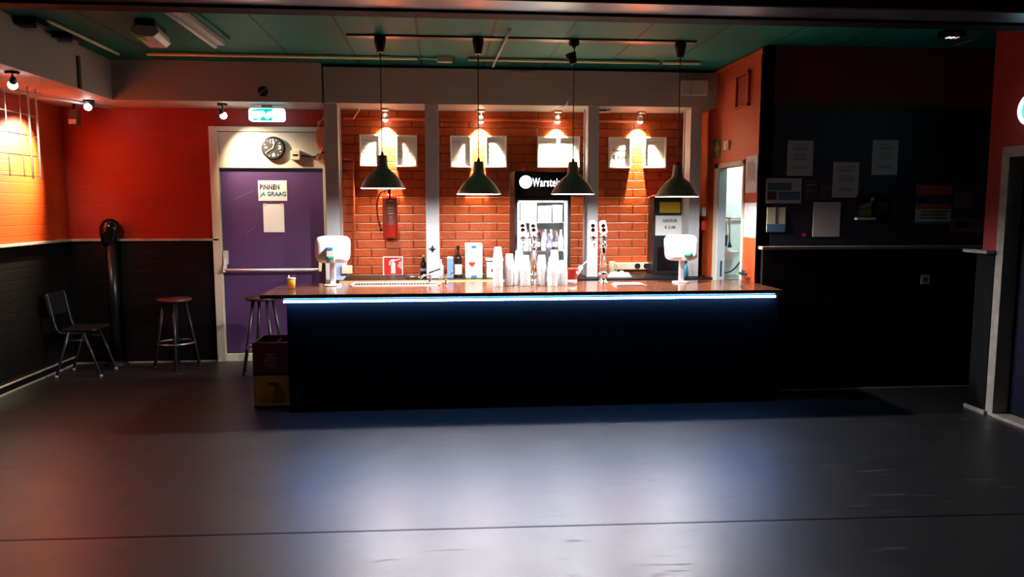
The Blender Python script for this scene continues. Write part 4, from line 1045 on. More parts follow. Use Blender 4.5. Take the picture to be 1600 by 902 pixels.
p = atY(1073.5, 425, 7.72); 
t = thing('spray_bottle', 'small teal blue bottle behind the right till screen', 'bottle', (p.x, 7.765, ZB))
b = MB(); b.lathe([(0.024, 0), (0.024, 0.11), (0.012, 0.13), (0.012, 0.15)], (p.x, 7.77, ZB), 18); b.build('body', 'tealblue', t)
b = MB(); b.lathe([(0.014, 0.148), (0.013, 0.175)], (p.x, 7.77, ZB), 14); b.build('cap', 'black', t)
# cream trunking with sockets, grey mug, cloth
a, c = atY(961, 411, YB - 0.05), atY(1019, 421, YB - 0.05)
t = thing('socket_trunking', 'cream socket trunking on the brick wall right of the fridge', 'socket', ((a.x+c.x)/2, YB, c.z))
b = MB(); b.box((a.x, YB - 0.06, c.z), (c.x, YB, a.z)); b.build('trunking', 'cream', t, bevel=0.005)
for px in (996, 1010):
    s_ = atY(px, 416, YB - 0.06)
    k = MB(); k.lathe([(0.032, 0), (0.032, 0.006), (0.024, 0.006), (0.024, 0.001)], Vector((s_.x, YB - 0.060, s_.z)), 20, Rx.to_3x3()); k.build('socket', 'black', t)
p = atY(956, 430, 8.1)
t = thing('mug', 'grey mug behind the right beer tap', 'mug', (p.x, 8.1, ZB))
b = MB(); b.lathe([(0.030, 0), (0.033, 0.005), (0.034, 0.15), (0.031, 0.15), (0.030, 0.008), (0, 0.006)], (p.x, 8.1, ZB), 22, caps=False); b.build('wall', 'trimgrey', t)
b = MB(); b.tube(arc_pts((p.x + 0.033, 8.1, ZB + 0.12), (p.x + 0.085, 8.1, ZB + 0.08), (p.x + 0.033, 8.1, ZB + 0.03)), 0.005, 8); b.build('handle', 'trimgrey', t)
p = atY(966, 428, 7.95); k = MB(); random.seed(3)
n = 16; P = []; F = []
for j in range(9):
    for i in range(n + 1):
        u, v = i/n, j/8
        e = min(u, 1-u, v, 1-v) * 6
        P.append((p.x - 0.13 + 0.26*u, 7.87 + 0.16*v, ZB + 0.004 + min(1, e) * (0.035 + 0.016*math.sin(9*u + 4*v) + 0.010*math.sin(17*u - 6*v))))
q_ = lambda i, j: j*(n+1)+i
for j in range(8):
    for i in range(n): F.append((q_(i,j), q_(i+1,j), q_(i+1,j+1), q_(i,j+1)))
P2 = [(x, y, ZB + 0.001) for x, y, z in P]; n_ = len(P)
F += [tuple(n_ + i for i in f[::-1]) for f in F]
bd_ = [q_(i,0) for i in range(n)] + [q_(n,j) for j in range(8)] + [q_(i,8) for i in range(n,0,-1)] + [q_(0,j) for j in range(8,0,-1)]
for a_, c_ in zip(bd_, bd_[1:] + bd_[:1]): F.append((a_, n_ + a_, n_ + c_, c_))
k.smooth = True; k.add(P + P2, F); tag(k.build('dish_cloth', 'white'), 'crumpled white dish cloth on the back counter right of the beer tap', 'cloth')

# ------------------------------------------------------------------ orange side wall: doorway, kitchen, signs
d = bpy.data.objects.new('door_2', None); COL.objects.link(d); d.location = (XR, (ky0+ky1)/2, 0); d['kind'] = 'structure'
b = MB(); b.box((XR - 0.012, ky0 - 0.04, 0), (XR + 0.075, ky0 + 0.0, kz + 0.05)); b.box((XR - 0.012, ky1, 0), (XR + 0.075, ky1 + 0.12, kz + 0.05)); b.box((XR - 0.012, ky0 - 0.04, kz), (XR + 0.075, ky1 + 0.12, kz + 0.05)); b.build('door_frame', 'beige', d, bevel=0.004)
b = MB(); b.box((XR - 0.004, ky1 - 0.012, 0), (XR + 0.075, ky1, kz)); b.build('jamb_lining', 'doorgrey', d)
b = MB(); b.box((XR + 0.03, ky1 - 0.016, 0.93), (XR + 0.045, ky1 - 0.011, 1.09)); b.build('strike_plate', 'darkmetal', d)
# kitchen beyond
KX1 = 4.6
b = MB(); b.use('tiles').box((XR + 0.13, YB, 0), (KX1, YB + 0.12, ZC)); b.build('wall_kitchen_back', kind='structure')
b = MB(); b.box((KX1, YD + 0.13, 0), (KX1 + 0.1, YB, ZC)); b.build('wall_kitchen_side', 'kitchenwhite', kind='structure')
b = MB(); b.box((XR + 0.13, YD + 0.13, 2.55), (KX1, YB, 2.62)); b.build('ceiling_kitchen', 'kitchenwhite', kind='structure')
t = thing('kitchen_light', 'plain white ceiling lamp inside the tiled kitchen', 'ceiling lamp', (3.6, 7.6, 2.50))
b = MB(); b.lathe([(0.10, 2.50), (0.14, 2.515), (0.14, 2.55)], (3.6, 7.6, 0), 28); b.build('diffuser', 'shadein', t)
light('POINT', 'kitchen_glow', (3.6, 7.6, 2.40), t, P_KITCHEN, (0.80, 1.0, 0.94), 0.1)
yk = YB - 0.04
b = MB(); b.tube(poly([(1128, 341), (1166, 340)], yk), 0.014, 10); tag(b.build('wall_pipe', 'steel'), 'horizontal steel pipe on the tiled kitchen wall', 'pipe')
pp = poly([(1140, 342), (1140, 384)], yk)
t = thing('shower_head', 'vertical steel rinse pipe with a dark end hanging in the kitchen', 'pipe', (pp[1].x, yk, pp[1].z))
b = MB(); b.tube(spline([pp[0] + Vector((0.02, 0, 0.005)), pp[0], (pp[0] + pp[1]) / 2, pp[1]]), 0.011, 10); b.build('pipe', 'steel', t)
b = MB(); b.tube([pp[1] + Vector((0, 0, 0.03)), pp[1] + Vector((0, -0.01, -0.02))], 0.02, 10, radii=[0.014, 0.024]); b.build('head', 'black', t)
p = atY(1143, 397, yk - 0.06)
t = thing('soap_tray', 'small white wall basin in the kitchen below the rinse pipe', 'basin', (p.x, yk, p.z - 0.06))
b = MB(); b.lathe([(0.03, -0.06), (0.06, -0.03), (0.085, 0.025), (0.09, 0.03), (0.08, 0.03), (0.0, -0.03)], (p.x, p.y, p.z), 24, caps=False); b.build('bowl', 'white', t)
b = MB(); b.box((p.x - 0.03, p.y + 0.06, p.z - 0.02), (p.x + 0.03, YB, p.z + 0.02)); b.build('bracket', 'white', t)
p = atY(1134, 375, yk); b = MB(); b.prism([(p.x - 0.03, p.z + 0.05), (p.x + 0.02, p.z + 0.06), (p.x + 0.012, p.z - 0.07), (p.x - 0.03, p.z - 0.07)], yk - 0.02, YB); tag(b.build('dispenser', 'darkmetal', bevel=0.004), 'dark grey wall dispenser beside the kitchen rinse pipe', 'dispenser')
b = MB(); b.tube(spline(poly([(1131, 427), (1142, 424), (1152, 415), (1160, 402), (1161, 396)], yk - 0.03)), 0.009, 10); tag(b.build('hose', 'cable'), 'black hose curving up across the kitchen tiles', 'hose')
p0, p1 = atY(1128, 432, 8.0), atY(1168, 445, 8.0)
t = thing('sink', 'steel sink edge low in the kitchen doorway', 'sink', ((p0.x+p1.x)/2 + 0.1, 8.1, 0))
b = MB(); b.box((p0.x - 0.02, 7.90, 0.84), (p1.x + 0.5, YB - 0.002, 0.88)); b.build('top', 'steel', t, bevel=0.006)
b = MB(); b.box((p0.x, 7.95, 0), (p1.x + 0.48, YB - 0.002, 0.84)); b.build('cabinet', 'kitchenwhite', t)
# latch on the near jamb
p = atX(1163, 427, XR)
t = thing('latch', 'dark latch handle on the orange wall by the kitchen doorway', 'latch', (XR, p.y, p.z - 0.03))
b = MB(); b.box((XR - 0.010, p.y - 0.03, p.z - 0.03), (XR, p.y + 0.05, p.z + 0.03)); b.build('plate', 'steel', t, bevel=0.003)
b = MB(); b.tube([(XR - 0.005, p.y, p.z), (XR - 0.045, p.y, p.z), (XR - 0.05, p.y - 0.16, p.z + 0.004)], 0.011, 10); b.build('lever', 'black', t)
def side_box(name, label, cat, p0, p1, m, depth, part='housing', bev=0.003):
    a, c = atX(*p0, XR), atX(*p1, XR)
    t = thing(name, label, cat, (XR, (a.y+c.y)/2, c.z))
    k = MB(); k.box((XR - depth, a.y, c.z), (XR, c.y, a.z)); k.build(part, m, t, bevel=bev)
    return t, a, c
for (p0, p1, lab, sd) in (((1167, 245), (1183, 301), 'white notice on the orange wall beside the kitchen doorway, upper of two', 1), ((1164.5, 317), (1181, 372), 'white notice on the orange wall beside the kitchen doorway, lower of two', 2)):
    t, a, c = side_box('notice', lab, 'notice', p0, p1, 'paper', 0.006, 'sheet', 0.0)
    k = MB(); random.seed(sd)
    for i in range(9 if sd == 1 else 6):
        y0 = a.y - 0.045 - i * 0.02 * (1 if sd == 1 else 1.3)
        k.box((XR - 0.0072, y0 - 0.009, c.z + random.uniform(0.08, 0.13)), (XR - 0.006, y0, a.z - random.uniform(0.04, 0.07)))
        if y0 - 0.03 < c.y: break
    k.build('print', 'inkgrey', t)
t, a, c = side_box('first_aid_sign', 'green sign with a pale cross on the orange side wall', 'sign', (1115.5, 219), (1125.5, 246), 'green', 0.004, 'panel', 0.0)
ym, zm = (a.y+c.y)/2, (a.z+c.z)/2; w2, h2 = abs(a.y-c.y), a.z-c.z
k = MB(); k.box((XR - 0.0055, ym - w2*0.10, zm - h2*0.36), (XR - 0.004, ym + w2*0.10, zm + h2*0.36)); k.box((XR - 0.0055, ym - w2*0.34, zm - h2*0.12), (XR - 0.004, ym + w2*0.34, zm + h2*0.12)); k.build('cross', 'gold', t)
t, a, c = side_box('light_switch', 'small cream wall switch right of the green cross sign', 'switch', (1133.5, 221), (1140.5, 234), 'cream', 0.02)
ym, zm = (a.y+c.y)/2, (a.z+c.z)/2; k = MB(); k.box((XR - 0.026, ym - 0.02, zm - 0.025), (XR - 0.019, ym + 0.02, zm + 0.02)); k.build('rocker', 'offwhite', t, bevel=0.002)
# vent recess
a, c = atX(1154, 118, XR), atX(1172.5, 165, XR)
t = thing('wall_vent', 'red painted vent panel high on the orange side wall', 'vent', (XR, (a.y+c.y)/2, c.z))
k = MB()
for q in (((a.y, c.z), (a.y - 0.02, a.z)), ((c.y + 0.02, c.z), (c.y, a.z)), ((a.y, a.z - 0.02), (c.y, a.z)), ((a.y, c.z), (c.y, c.z + 0.02))): k.box((XR - 0.03, q[0][0], q[0][1]), (XR, q[1][0], q[1][1]))
k.build('frame', 'plaster', t)
k = MB(); k.box((XR - 0.008, c.y + 0.02, c.z + 0.02), (XR, a.y - 0.02, a.z - 0.02)); k.build('panel', mat('dark_red_paint', (0.28, 0.03, 0.012), 0.6), t)
k = MB()
for i in range(7): z = c.z + 0.04 + i * (a.z - c.z - 0.08) / 6; k.box((XR - 0.014, c.y + 0.022, z), (XR - 0.008, a.y - 0.022, z + 0.012))
k.build('louvres', mat('dark_red_louvre', (0.26, 0.028, 0.011), 0.6), t)
b = MB(); A_, B_ = atX(1121, 112, XR), atX(1195, 79, XR); b.box((XR - 0.02, A_.y, ZC - 0.05), (XR, B_.y, ZC - 0.012)); b.build('trim_11', 'plaster', kind='structure')
t, a, c = side_box('intercom', 'small white sounder box on the orange wall left of the kitchen doorway', 'sounder', (1096, 324), (1103, 338), 'white', 0.045)
k = MB(); k.box((XR - 0.048, (a.y+c.y)/2 - 0.02, (a.z+c.z)/2 - 0.015), (XR - 0.044, (a.y+c.y)/2 + 0.02, (a.z+c.z)/2 + 0.015)); k.build('grille', 'offwhite', t)
t, a, c = side_box('alarm_call_point', 'red fire alarm call point under the white sounder box', 'alarm', (1096, 345), (1103, 360), 'redplastic', 0.045)
k = MB(); k.box((XR - 0.047, (a.y+c.y)/2 - 0.025, (a.z+c.z)/2 - 0.025), (XR - 0.044, (a.y+c.y)/2 + 0.025, (a.z+c.z)/2 + 0.025)); k.build('glass_front', 'white', t)
p = atY(1092.5, 179, 8.12)
t = thing('indicator_lamp', 'small red indicator lamp under the soffit by the right column', 'indicator', (p.x, 8.12, p.z - 0.02))
b = MB(); b.box((p.x - 0.03, 8.11, p.z + 0.012), (p.x + 0.03, 8.16, SOF_Z)); b.build('base', 'black', t)
b = MB(); b.lathe([(0.0, -0.018), (0.02, -0.012), (0.026, 0.0), (0.026, 0.014)], p, 20, caps=False); b.build('lens', 'redled', t)
a, c = atY(1063, 127, SOF_Y), atY(1102, 150, SOF_Y)
t = thing('junction_box', 'pale electrical box on the soffit at the right end', 'junction box', ((a.x+c.x)/2, SOF_Y, c.z))
xm = a.x + (c.x - a.x) * 0.36
b = MB(); b.box((a.x, SOF_Y - 0.07, c.z), (xm - 0.004, SOF_Y, a.z)); b.build('small_cover', 'offwhite', t, bevel=0.004)
b = MB(); b.box((xm, SOF_Y - 0.08, c.z), (c.x, SOF_Y, a.z)); b.build('large_cover', 'offwhite', t, bevel=0.004)

# ------------------------------------------------------------------ notice wall
def notice(p0, p1, label, m, cat='notice', rows=(), name='notice'):
    t, a, c = sheet(name, label, cat, p0, p1, YD, m)
    w_, h_ = c.x - a.x, a.z - c.z
    for nm, mm, u0, v0, u1, v1 in rows:
        k = MB(); k.box((a.x + u0*w_, YD - 0.0055, c.z + v0*h_), (a.x + u1*w_, YD - 0.004, c.z + v1*h_)); k.build(nm, mm, t)
    return t
def textlines(seed):
    random.seed(seed); R = []
    for v in (0.86, 0.77, 0.74, 0.60, 0.55, 0.50, 0.45, 0.24, 0.20):
        hw = random.uniform(0.18, 0.34); R.append(('text_line', 'inkgrey', 0.5 - hw, v, 0.5 + hw, v + 0.022))
    return R
notice((1231, 219.5), (1269, 275), 'pale printed notice high on the dark wall, nearest the orange wall', 'papergrey', rows=textlines(1))
notice((1302, 253.5), (1340, 309), 'pale printed notice in the middle of the dark wall, lower than its neighbours', 'papergrey', rows=textlines(2))
notice((1364, 219), (1401, 273.5), 'pale printed notice high on the dark wall, rightmost of the three', 'papergrey', rows=textlines(3))
notice((1271.5, 316), (1311, 370), 'blank pale sheet low on the dark wall', 'papergrey')
notice((1197, 278.5), (1251, 318), 'wide pale poster with a blue picture next to the orange wall', 'papergrey', 'poster', (('picture', 'flyerteal', 0.05, 0.52, 0.72, 0.82), ('picture', 'flyerdark', 0.05, 0.14, 0.30, 0.48), ('picture', 'flyerteal', 0.36, 0.14, 0.97, 0.46)), 'poster')
notice((1198.5, 324), (1226, 362.5), 'small blue green flyer under the wide pale poster', 'flyercream', 'flyer', (('blue_band', 'flyerteal', 0.0, 0.0, 1.0, 0.32), ('fold', 'flyerdark', 0.46, 0.32, 0.54, 1.0)), 'flyer')
notice((1257, 281), (1276, 313), 'very dark small flyer right of the wide pale poster', 'flyerdark', 'flyer', (('text_line', 'inkgrey', 0.15, 0.72, 0.8, 0.78), ('text_line', 'inkgrey', 0.15, 0.45, 0.8, 0.49)), 'flyer')
notice((1281, 285), (1299, 313), 'very dark small flyer left of the middle notice', 'flyerdark', 'flyer', (('text_line', 'flyermauve', 0.15, 0.62, 0.85, 0.70),), 'flyer')
notice((1432, 289), (1484, 350.0), 'orange and cream poster with a blue bottom band', 'rust', 'poster', (('picture', 'flyerdark', 0.0, 0.52, 1.0, 0.74), ('picture', 'rust', 0.10, 0.54, 0.30, 0.66), ('text_block', 'flyercream', 0.0, 0.06, 1.0, 0.38), ('text_line', 'inkgrey', 0.15, 0.30, 0.9, 0.33), ('text_line', 'inkgrey', 0.15, 0.22, 0.9, 0.25), ('text_line', 'inkgrey', 0.15, 0.14, 0.9, 0.17), ('blue_band', 'flyerteal', 0.0, 0.0, 1.0, 0.06)), 'poster')
notice((1487.5, 289), (1540, 363), 'dark mauve poster with a pale lower part, nearest the right wall', 'flyerdark', 'poster', (('picture', 'flyermauve', 0.08, 0.50, 0.55, 0.85), ('pale_block', 'flyermauve', 0.0, 0.0, 1.0, 0.30), ('picture', 'black', 0.15, 0.10, 0.48, 0.23)), 'poster')
# small flyer box with golden flyers
a, c = atY(1341, 305, YD - 0.03), atY(1366, 343, YD - 0.03)
t = thing('flyer_holder', 'small black flyer holder with a golden flyer and a white lip', 'flyer holder', ((a.x+c.x)/2, YD, c.z))
b = MB(); b.box((a.x, YD - 0.01, c.z), (c.x, YD, a.z)); b.box((a.x, YD - 0.035, c.z), (a.x + 0.006, YD - 0.01, a.z - 0.09)); b.box((c.x - 0.006, YD - 0.035, c.z), (c.x, YD - 0.01, a.z - 0.09)); b.build('back_plate', 'black', t)
b = MB(); b.box((a.x - 0.01, YD - 0.045, c.z - 0.004), (c.x + 0.008, YD, c.z + 0.018)); b.build('lip', 'paper', t, bevel=0.003)
b = MB(); b.prism([(a.x + 0.02, c.z + 0.03), (c.x - 0.02, c.z + 0.03), (c.x - 0.02, c.z + 0.10), (a.x + 0.02, c.z + 0.09)], YD - 0.016, YD - 0.010); b.build('golden_flyer', mat('golden_print', (0.40, 0.19, 0.02), 0.5), t)
b = MB(); b.prism([(a.x + 0.02, c.z + 0.095), (c.x - 0.03, c.z + 0.105), (c.x - 0.015, c.z + 0.16), (a.x + 0.03, c.z + 0.12)], YD - 0.015, YD - 0.010); b.build('grey_flyer', 'inkgrey', t)
b = MB(); b.prism([(c.x - 0.035, c.z + 0.165), (c.x - 0.005, c.z + 0.165), (c.x, c.z + 0.20), (c.x - 0.03, c.z + 0.19)], YD - 0.015, YD - 0.010); b.build('pale_tip', 'papergrey', t)
a, c = atY(1370, 306, YD - 0.03), atY(1393, 342, YD - 0.03)
t = thing('flyer_holder', 'empty black flyer holder right of the golden flyer', 'flyer holder', ((a.x+c.x)/2, YD, c.z))
b = MB(); b.box((a.x, YD - 0.01, c.z), (c.x, YD, a.z)); b.box((a.x, YD - 0.035, c.z), (a.x + 0.006, YD - 0.01, a.z - 0.06)); b.box((c.x - 0.006, YD - 0.035, c.z), (c.x, YD - 0.01, a.z - 0.06)); b.box((a.x, YD - 0.04, c.z), (c.x, YD - 0.01, c.z + 0.02)); b.build('holder', 'black', t)
b = MB(); b.box((a.x + 0.03, YD - 0.014, c.z + 0.05), (c.x - 0.03, YD - 0.010, c.z + 0.15)); b.build('dark_card', 'flyerdark', t)
p = atY(1257, 367, YD); b = MB(); b.lathe([(0.017, 0), (0.017, 0.004)], (p.x, YD, p.z), 16, Rx.to_3x3()); tag(b.build('sticker', 'redplastic'), 'small orange red sticker low on the dark wall', 'sticker')
# wall socket
p = atY(1445, 436.5, YD - 0.04); ys_ = YD - 0.04
t = thing('wall_socket', 'cream wall socket on the black lower wall', 'socket', (p.x, ys_, p.z - 0.042))
b = MB(); b.box((p.x - 0.042, ys_ - 0.012, p.z - 0.042), (p.x + 0.042, ys_, p.z + 0.042)); b.build('plate', mat('pale_cream_socket', (0.90, 0.82, 0.62), 0.4), t, bevel=0.006)
b = MB(); b.lathe([(0.022, 0), (0.022, 0.0135), (0.018, 0.0135), (0.018, 0.0125)], (p.x, ys_, p.z), 20, Rx.to_3x3()); b.build('outlet', mat('socket_recess', (0.16, 0.13, 0.08), 0.5), t)
# ceiling emergency lamp on the right
p = atZ(1487, 59, ZC - 0.05)
t = thing('emergency_lamp', 'small ceiling lamp with three bright slots near the dark wall', 'ceiling lamp', (p.x, p.y, ZC - 0.05))
b = MB(); b.box((p.x - 0.09, p.y - 0.05, ZC - 0.05), (p.x + 0.09, p.y + 0.05, ZC)); b.build('housing', 'black', t, bevel=0.004)
for k_ in range(3):
    x = p.x - 0.045 + 0.036 * k_
    k = MB(); k.prism([(x, p.y - 0.035), (x + 0.016, p.y - 0.035), (x + 0.020, p.y + 0.02), (x + 0.004, p.y + 0.02)], ZC - 0.053, ZC - 0.050, 'XY'); k.build('lit_slot', mat('warm_slot', (1, 1, 1), 0.5, emit=(1, 0.85, 0.7), estr=1.5 if k_ < 2 else 0.5), t)
q0, q1 = atZ(1490, 71, ZC - 0.01), atZ(1527, 60, ZC - 0.01)
b = MB(); b.tube([q0, q1], 0.008, 8); tag(b.build('ceiling_rod', 'trimgrey'), 'thin rod on the ceiling beside the three slotted lamp', 'rod')

# ------------------------------------------------------------------ right doorway
d = bpy.data.objects.new('door_3', None); COL.objects.link(d); d.location = (XP, 5.1, 0); d['kind'] = 'structure'
b = MB(); b.box((XP - 0.025, 5.54, 0), (XP + 0.24, 5.62, 2.10)); b.box((XP - 0.025, 4.5, 2.02), (XP + 0.24, 5.54, 2.10)); b.box((XP - 0.025, 4.44, 0), (XP + 0.24, 4.5, 2.10)); b.build('door_frame', 'trimgrey', d, bevel=0.004)
b = MB(); b.box((XP + 0.10, 4.5, 0.03), (XP + 0.14, 5.54, 2.02)); b.build('door_leaf', 'navy', d)
b = MB(); b.box((XP - 0.025, 4.5, 0), (XP + 0.24, 5.54, 0.025)); b.build('threshold', 'trimgrey', d)
p = atX(1601, 172, XP - 0.05)
t = thing('neon_sign', 'round blue white neon sign at the right edge of the photo', 'neon sign', (XP, p.y - 0.02, p.z - 0.14))
yc = atX(1591, 172, XP - 0.05).y - 0.113; zc_ = p.z
b = MB(); b.tube([(XP - 0.05, yc + 0.10*math.cos(2*PI*i/40), zc_ + 0.10*math.sin(2*PI*i/40)) for i in range(40)], 0.013, 10, closed=True); b.build('neon_ring', 'neon', t)
Ry = Matrix.Rotation(-PI/2, 3, 'Y')
b = MB(); b.lathe([(0.095, 0.0), (0.095, 0.04)], (XP, yc, zc_), 32, Ry); b.build('backing', 'neongreen', t)

# ------------------------------------------------------------------ left spots, exit side, ceiling things
def left_spot(h, label, target, power, angle=70, blend=0.6):
    t = thing('spotlight', label, 'spotlight', h, 'cool white spotlights under the left soffit')
    top = Vector((h.x, h.y, SOF_Z))
    k = MB(); k.lathe([(0.045, -0.02), (0.05, -0.012), (0.05, 0)], top, 24); k.build('ceiling_plate', 'black', t)
    k = MB(); k.tube([top + Vector((0, 0, -0.018)), h + Vector((0, 0, 0.03))], 0.007, 8); k.build('stem', 'darkmetal', t)
    dv = (Vector(target) - h).normalized()
    T3 = dv.to_track_quat('Z', 'Y').to_matrix()
    k = MB(); k.lathe([(0.014, -0.062), (0.020, -0.055), (0.026, -0.02), (0.024, -0.012)], h, 24, T3, caps=True); k.build('lamp_holder', 'darkmetal', t)
    k = MB(); k.lathe([(0.0, -0.016)] + [(0.034*math.cos(a_), 0.012 + 0.034*math.sin(a_)) for a_ in [math.radians(d_) for d_ in range(-50, 90, 14)]] + [(0.0, 0.046)], h, 24, T3, caps=False); k.build('bulb', 'bulbcool', t)
    light('SPOT', 'spot_beam', h + dv * 0.052, t, power, (1.0, 0.80, 0.58), 0.03, target, angle, blend)
hs = ray(20, 131); hs = Vector((0, 0, CAM_H)) + hs * (-3.20 / hs.x)
left_spot(hs, 'lit spotlight nearest the camera, aimed at the wire grid', (XL, 7.2, 1.6), P_LEFT, 70)
left_spot(atY(139, 166, 7.82), 'lit spotlight under the corner of the soffits', (XL, 7.46, 1.98), P_CORNER, 70, 0.95)
left_spot(atY(348, 179, 7.95), 'lit spotlight left of the exit sign, aimed at the door', (-1.80, YB, 1.9), P_DOOR, 96, 0.9)

# wire grid hung in front of the left wall
gx = -3.50
def atG(x, y): return atX(x, y, gx)
gy1 = atG(57, 200).y; gy0 = gy1 - 1.9; gz0 = atG(57, 278).z; gz1 = SOF_Z
t = thing('wire_grid', 'pale wire grid panel lit by a spotlight near the left wall', 'wire grid', (gx, gy1 - 0.9, gz0))
n_r = 5
for i in range(n_r):
    z = gz0 + 0.01 + i * (gz1 - 0.07 - gz0) / (n_r - 1); k = MB(); k.tube([(gx, gy0, z), (gx, gy1 + 0.02, z)], 0.005, 6); k.build('cross_wire', 'offwhite', t)
for i in range(8):
    y = gy1 - 0.26 - 0.22 * i; k = MB(); k.tube([(gx + 0.007, y, gz0), (gx + 0.007, y, gz1 - 0.06)], 0.004, 6); k.build('upright_wire', 'offwhite', t)
for y in (gy1 - 0.13, gy1):
    k = MB(); k.tube([(gx + 0.010, y, gz0 - 0.01), (gx + 0.010, y, gz1)], 0.009, 8); k.build('upright', 'white', t)
# emergency light wedge, pipe and sensor in the left corner
p = atY(130, 146, 7.92)
t = thing('emergency_light', 'small white wedge shaped lamp under the left soffit corner', 'lamp', (p.x, 7.92, p.z))
b = MB(); b.prism([(p.x - 0.12, p.z - 0.012), (p.x - 0.02, p.z + 0.05), (p.x + 0.12, p.z + 0.0), (p.x + 0.06, p.z - 0.035)], 7.86, 7.98); b.build('diffuser', 'white', t, bevel=0.005)
b = MB(); b.box((p.x - 0.05, 7.89, p.z + 0.02), (p.x + 0.05, 7.96, SOF_Z)); b.build('mount', 'offwhite', t)
b = MB(); b.tube([(-3.62, 7.0, SOF_Z - 0.02), (-3.55, 7.6, SOF_Z - 0.02), (-3.3, YB - 0.1, SOF_Z - 0.02)], 0.012, 8); tag(b.build('conduit', 'offwhite'), 'pale conduit under the left soffit near the corner', 'pipe')
p = atY(38, 139, 7.55)
t = thing('junction_box', 'small white junction box under the left soffit next to the spotlight', 'junction box', (p.x, 7.55, p.z - 0.04))
b = MB(); b.box((p.x - 0.035, 7.50, p.z - 0.035), (p.x + 0.035, 7.58, SOF_Z)); b.build('box', 'offwhite', t, bevel=0.004)
b = MB(); b.tube([(p.x + 0.03, 7.54, p.z), (p.x + 0.09, 7.54, p.z), (p.x + 0.25, 7.72, p.z + 0.01)], 0.007, 8); b.build('cable', 'cable', t)
p = atY(117, 181, 8.1)
t = thing('loudspeaker', 'dark little loudspeaker hanging in the left back corner', 'loudspeaker', (p.x, 8.1, p.z - 0.10))
b = MB(); b.box((p.x - 0.045, 8.04, p.z - 0.09), (p.x + 0.045, 8.13, p.z + 0.06)); b.build('cabinet', mat('brown_black_plastic', (0.05, 0.025, 0.02), 0.5), t, bevel=0.006)
b = MB(); b.tube([(p.x, 8.09, p.z + 0.05), (p.x, 8.09, SOF_Z)], 0.012, 8); b.build('bracket', 'black', t)
b = MB(); b.box((p.x - 0.035, 8.036, p.z - 0.085), (p.x + 0.035, 8.041, p.z - 0.04)); b.build('badge', 'trimgrey', t)
# cable duct on the left soffit face and the dark boxes above it
yy = atX(121, 100, SOF_X).y
b = MB(); b.box((SOF_X, yy - 0.02, SOF_Z), (SOF_X + 0.018, yy + 0.02, ZC - 0.10)); tag(b.build('cable_duct', 'cable'), 'dark cable duct running down the left soffit face', 'cable duct')
for (px, py, lab) in ((52, 41, 'dark bracket on the ceiling above the left soffit, nearer one'), (108, 63, 'dark bracket on the ceiling above the left soffit, by the cable duct')):
    q = atZ(px, py, ZC - 0.05)
    t = thing('ceiling_bracket', lab, 'bracket', (q.x, q.y, ZC - 0.07))
    k = MB(); k.box((q.x - 0.09, q.y - 0.10, ZC - 0.05), (q.x + 0.07, q.y + 0.10, ZC)); k.build('plate', 'black', t, bevel=0.004)
    k = MB(); k.box((q.x - 0.07, q.y - 0.05, ZC - 0.075), (q.x + 0.05, q.y + 0.05, ZC - 0.05)); k.build('clamp', 'trimgrey', t, bevel=0.004)
# yellowed conduits along the ceiling edge
b = MB(); b.tube([atZ(73, 31.5, ZC - 0.014), atZ(185, 84.5, ZC - 0.014)], 0.014, 8); tag(b.build('conduit', 'yellowed'), 'yellowed conduit along the ceiling edge on the left', 'pipe')
def edge_pipe(x0, y0, x1, y1, lab):
    A, B_ = atZ(x0, y0, ZC - 0.018), atZ(x1, y1, ZC - 0.018); ym = 7.36
    k = MB(); k.tube([(A.x * ym / A.y, ym, ZC - 0.018), (B_.x * ym / B_.y, ym, ZC - 0.018)], 0.016, 8); tag(k.build('conduit', 'yellowed'), lab, 'pipe')
edge_pipe(230, 95, 652, 101, 'yellowed conduit along the ceiling edge above the purple door')
edge_pipe(731, 100, 1030, 103, 'yellowed conduit along the ceiling edge above the fridge')
edge_pipe(1036, 103, 1094, 104, 'short yellowed conduit along the ceiling edge at the right')
p = atY(695, 99, 7.36)
t = thing('junction_box', 'small white junction box between the yellowed conduits', 'junction box', (p.x, 7.36, ZC - 0.05))
b = MB(); b.box((p.x - 0.07, 7.33, ZC - 0.05), (p.x + 0.07, 7.39, ZC)); b.build('box', 'offwhite', t, bevel=0.004)
b = MB(); b.tube([(p.x - 0.07, 7.36, ZC - 0.02), (p.x - 0.24, 7.36, ZC - 0.015)], 0.008, 8); b.build('stub', 'offwhite', t)
q0, q1 = atZ(797, 46, ZC - 0.04), atZ(770, 104, ZC - 0.04)
b = MB(); b.tube([q0, q1], 0.011, 8); tag(b.build('conduit', 'offwhite'), 'pale conduit crossing the green ceiling towards the soffit', 'pipe')
# ceiling fluorescent batten
q0, q1 = atZ(283, 33, ZC - 0.06), atZ(342, 74, ZC - 0.06)
xf = (q0.x + q1.x) / 2
t = thing('fluorescent_batten', 'unlit white fluorescent batten on the green ceiling', 'ceiling lamp', (xf, (q0.y+q1.y)/2, ZC - 0.075))
b = MB(); b.box((xf - 0.055, q0.y - 0.3, ZC - 0.045), (xf + 0.055, q1.y, ZC)); b.build('housing', 'offwhite', t, bevel=0.004)
b = MB(); b.tube([(xf - 0.02, q0.y - 0.28, ZC - 0.06), (xf - 0.02, q1.y - 0.02, ZC - 0.06)], 0.016, 12); b.build('tube', 'white', t)
b = MB(); b.box((xf + 0.095, q0.y - 0.3, ZC - 0.02), (xf + 0.125, q1.y - 0.1, ZC)); tag(b.build('cable_trunking', 'ceiling'), 'green painted trunking beside the fluorescent batten', 'trunking')
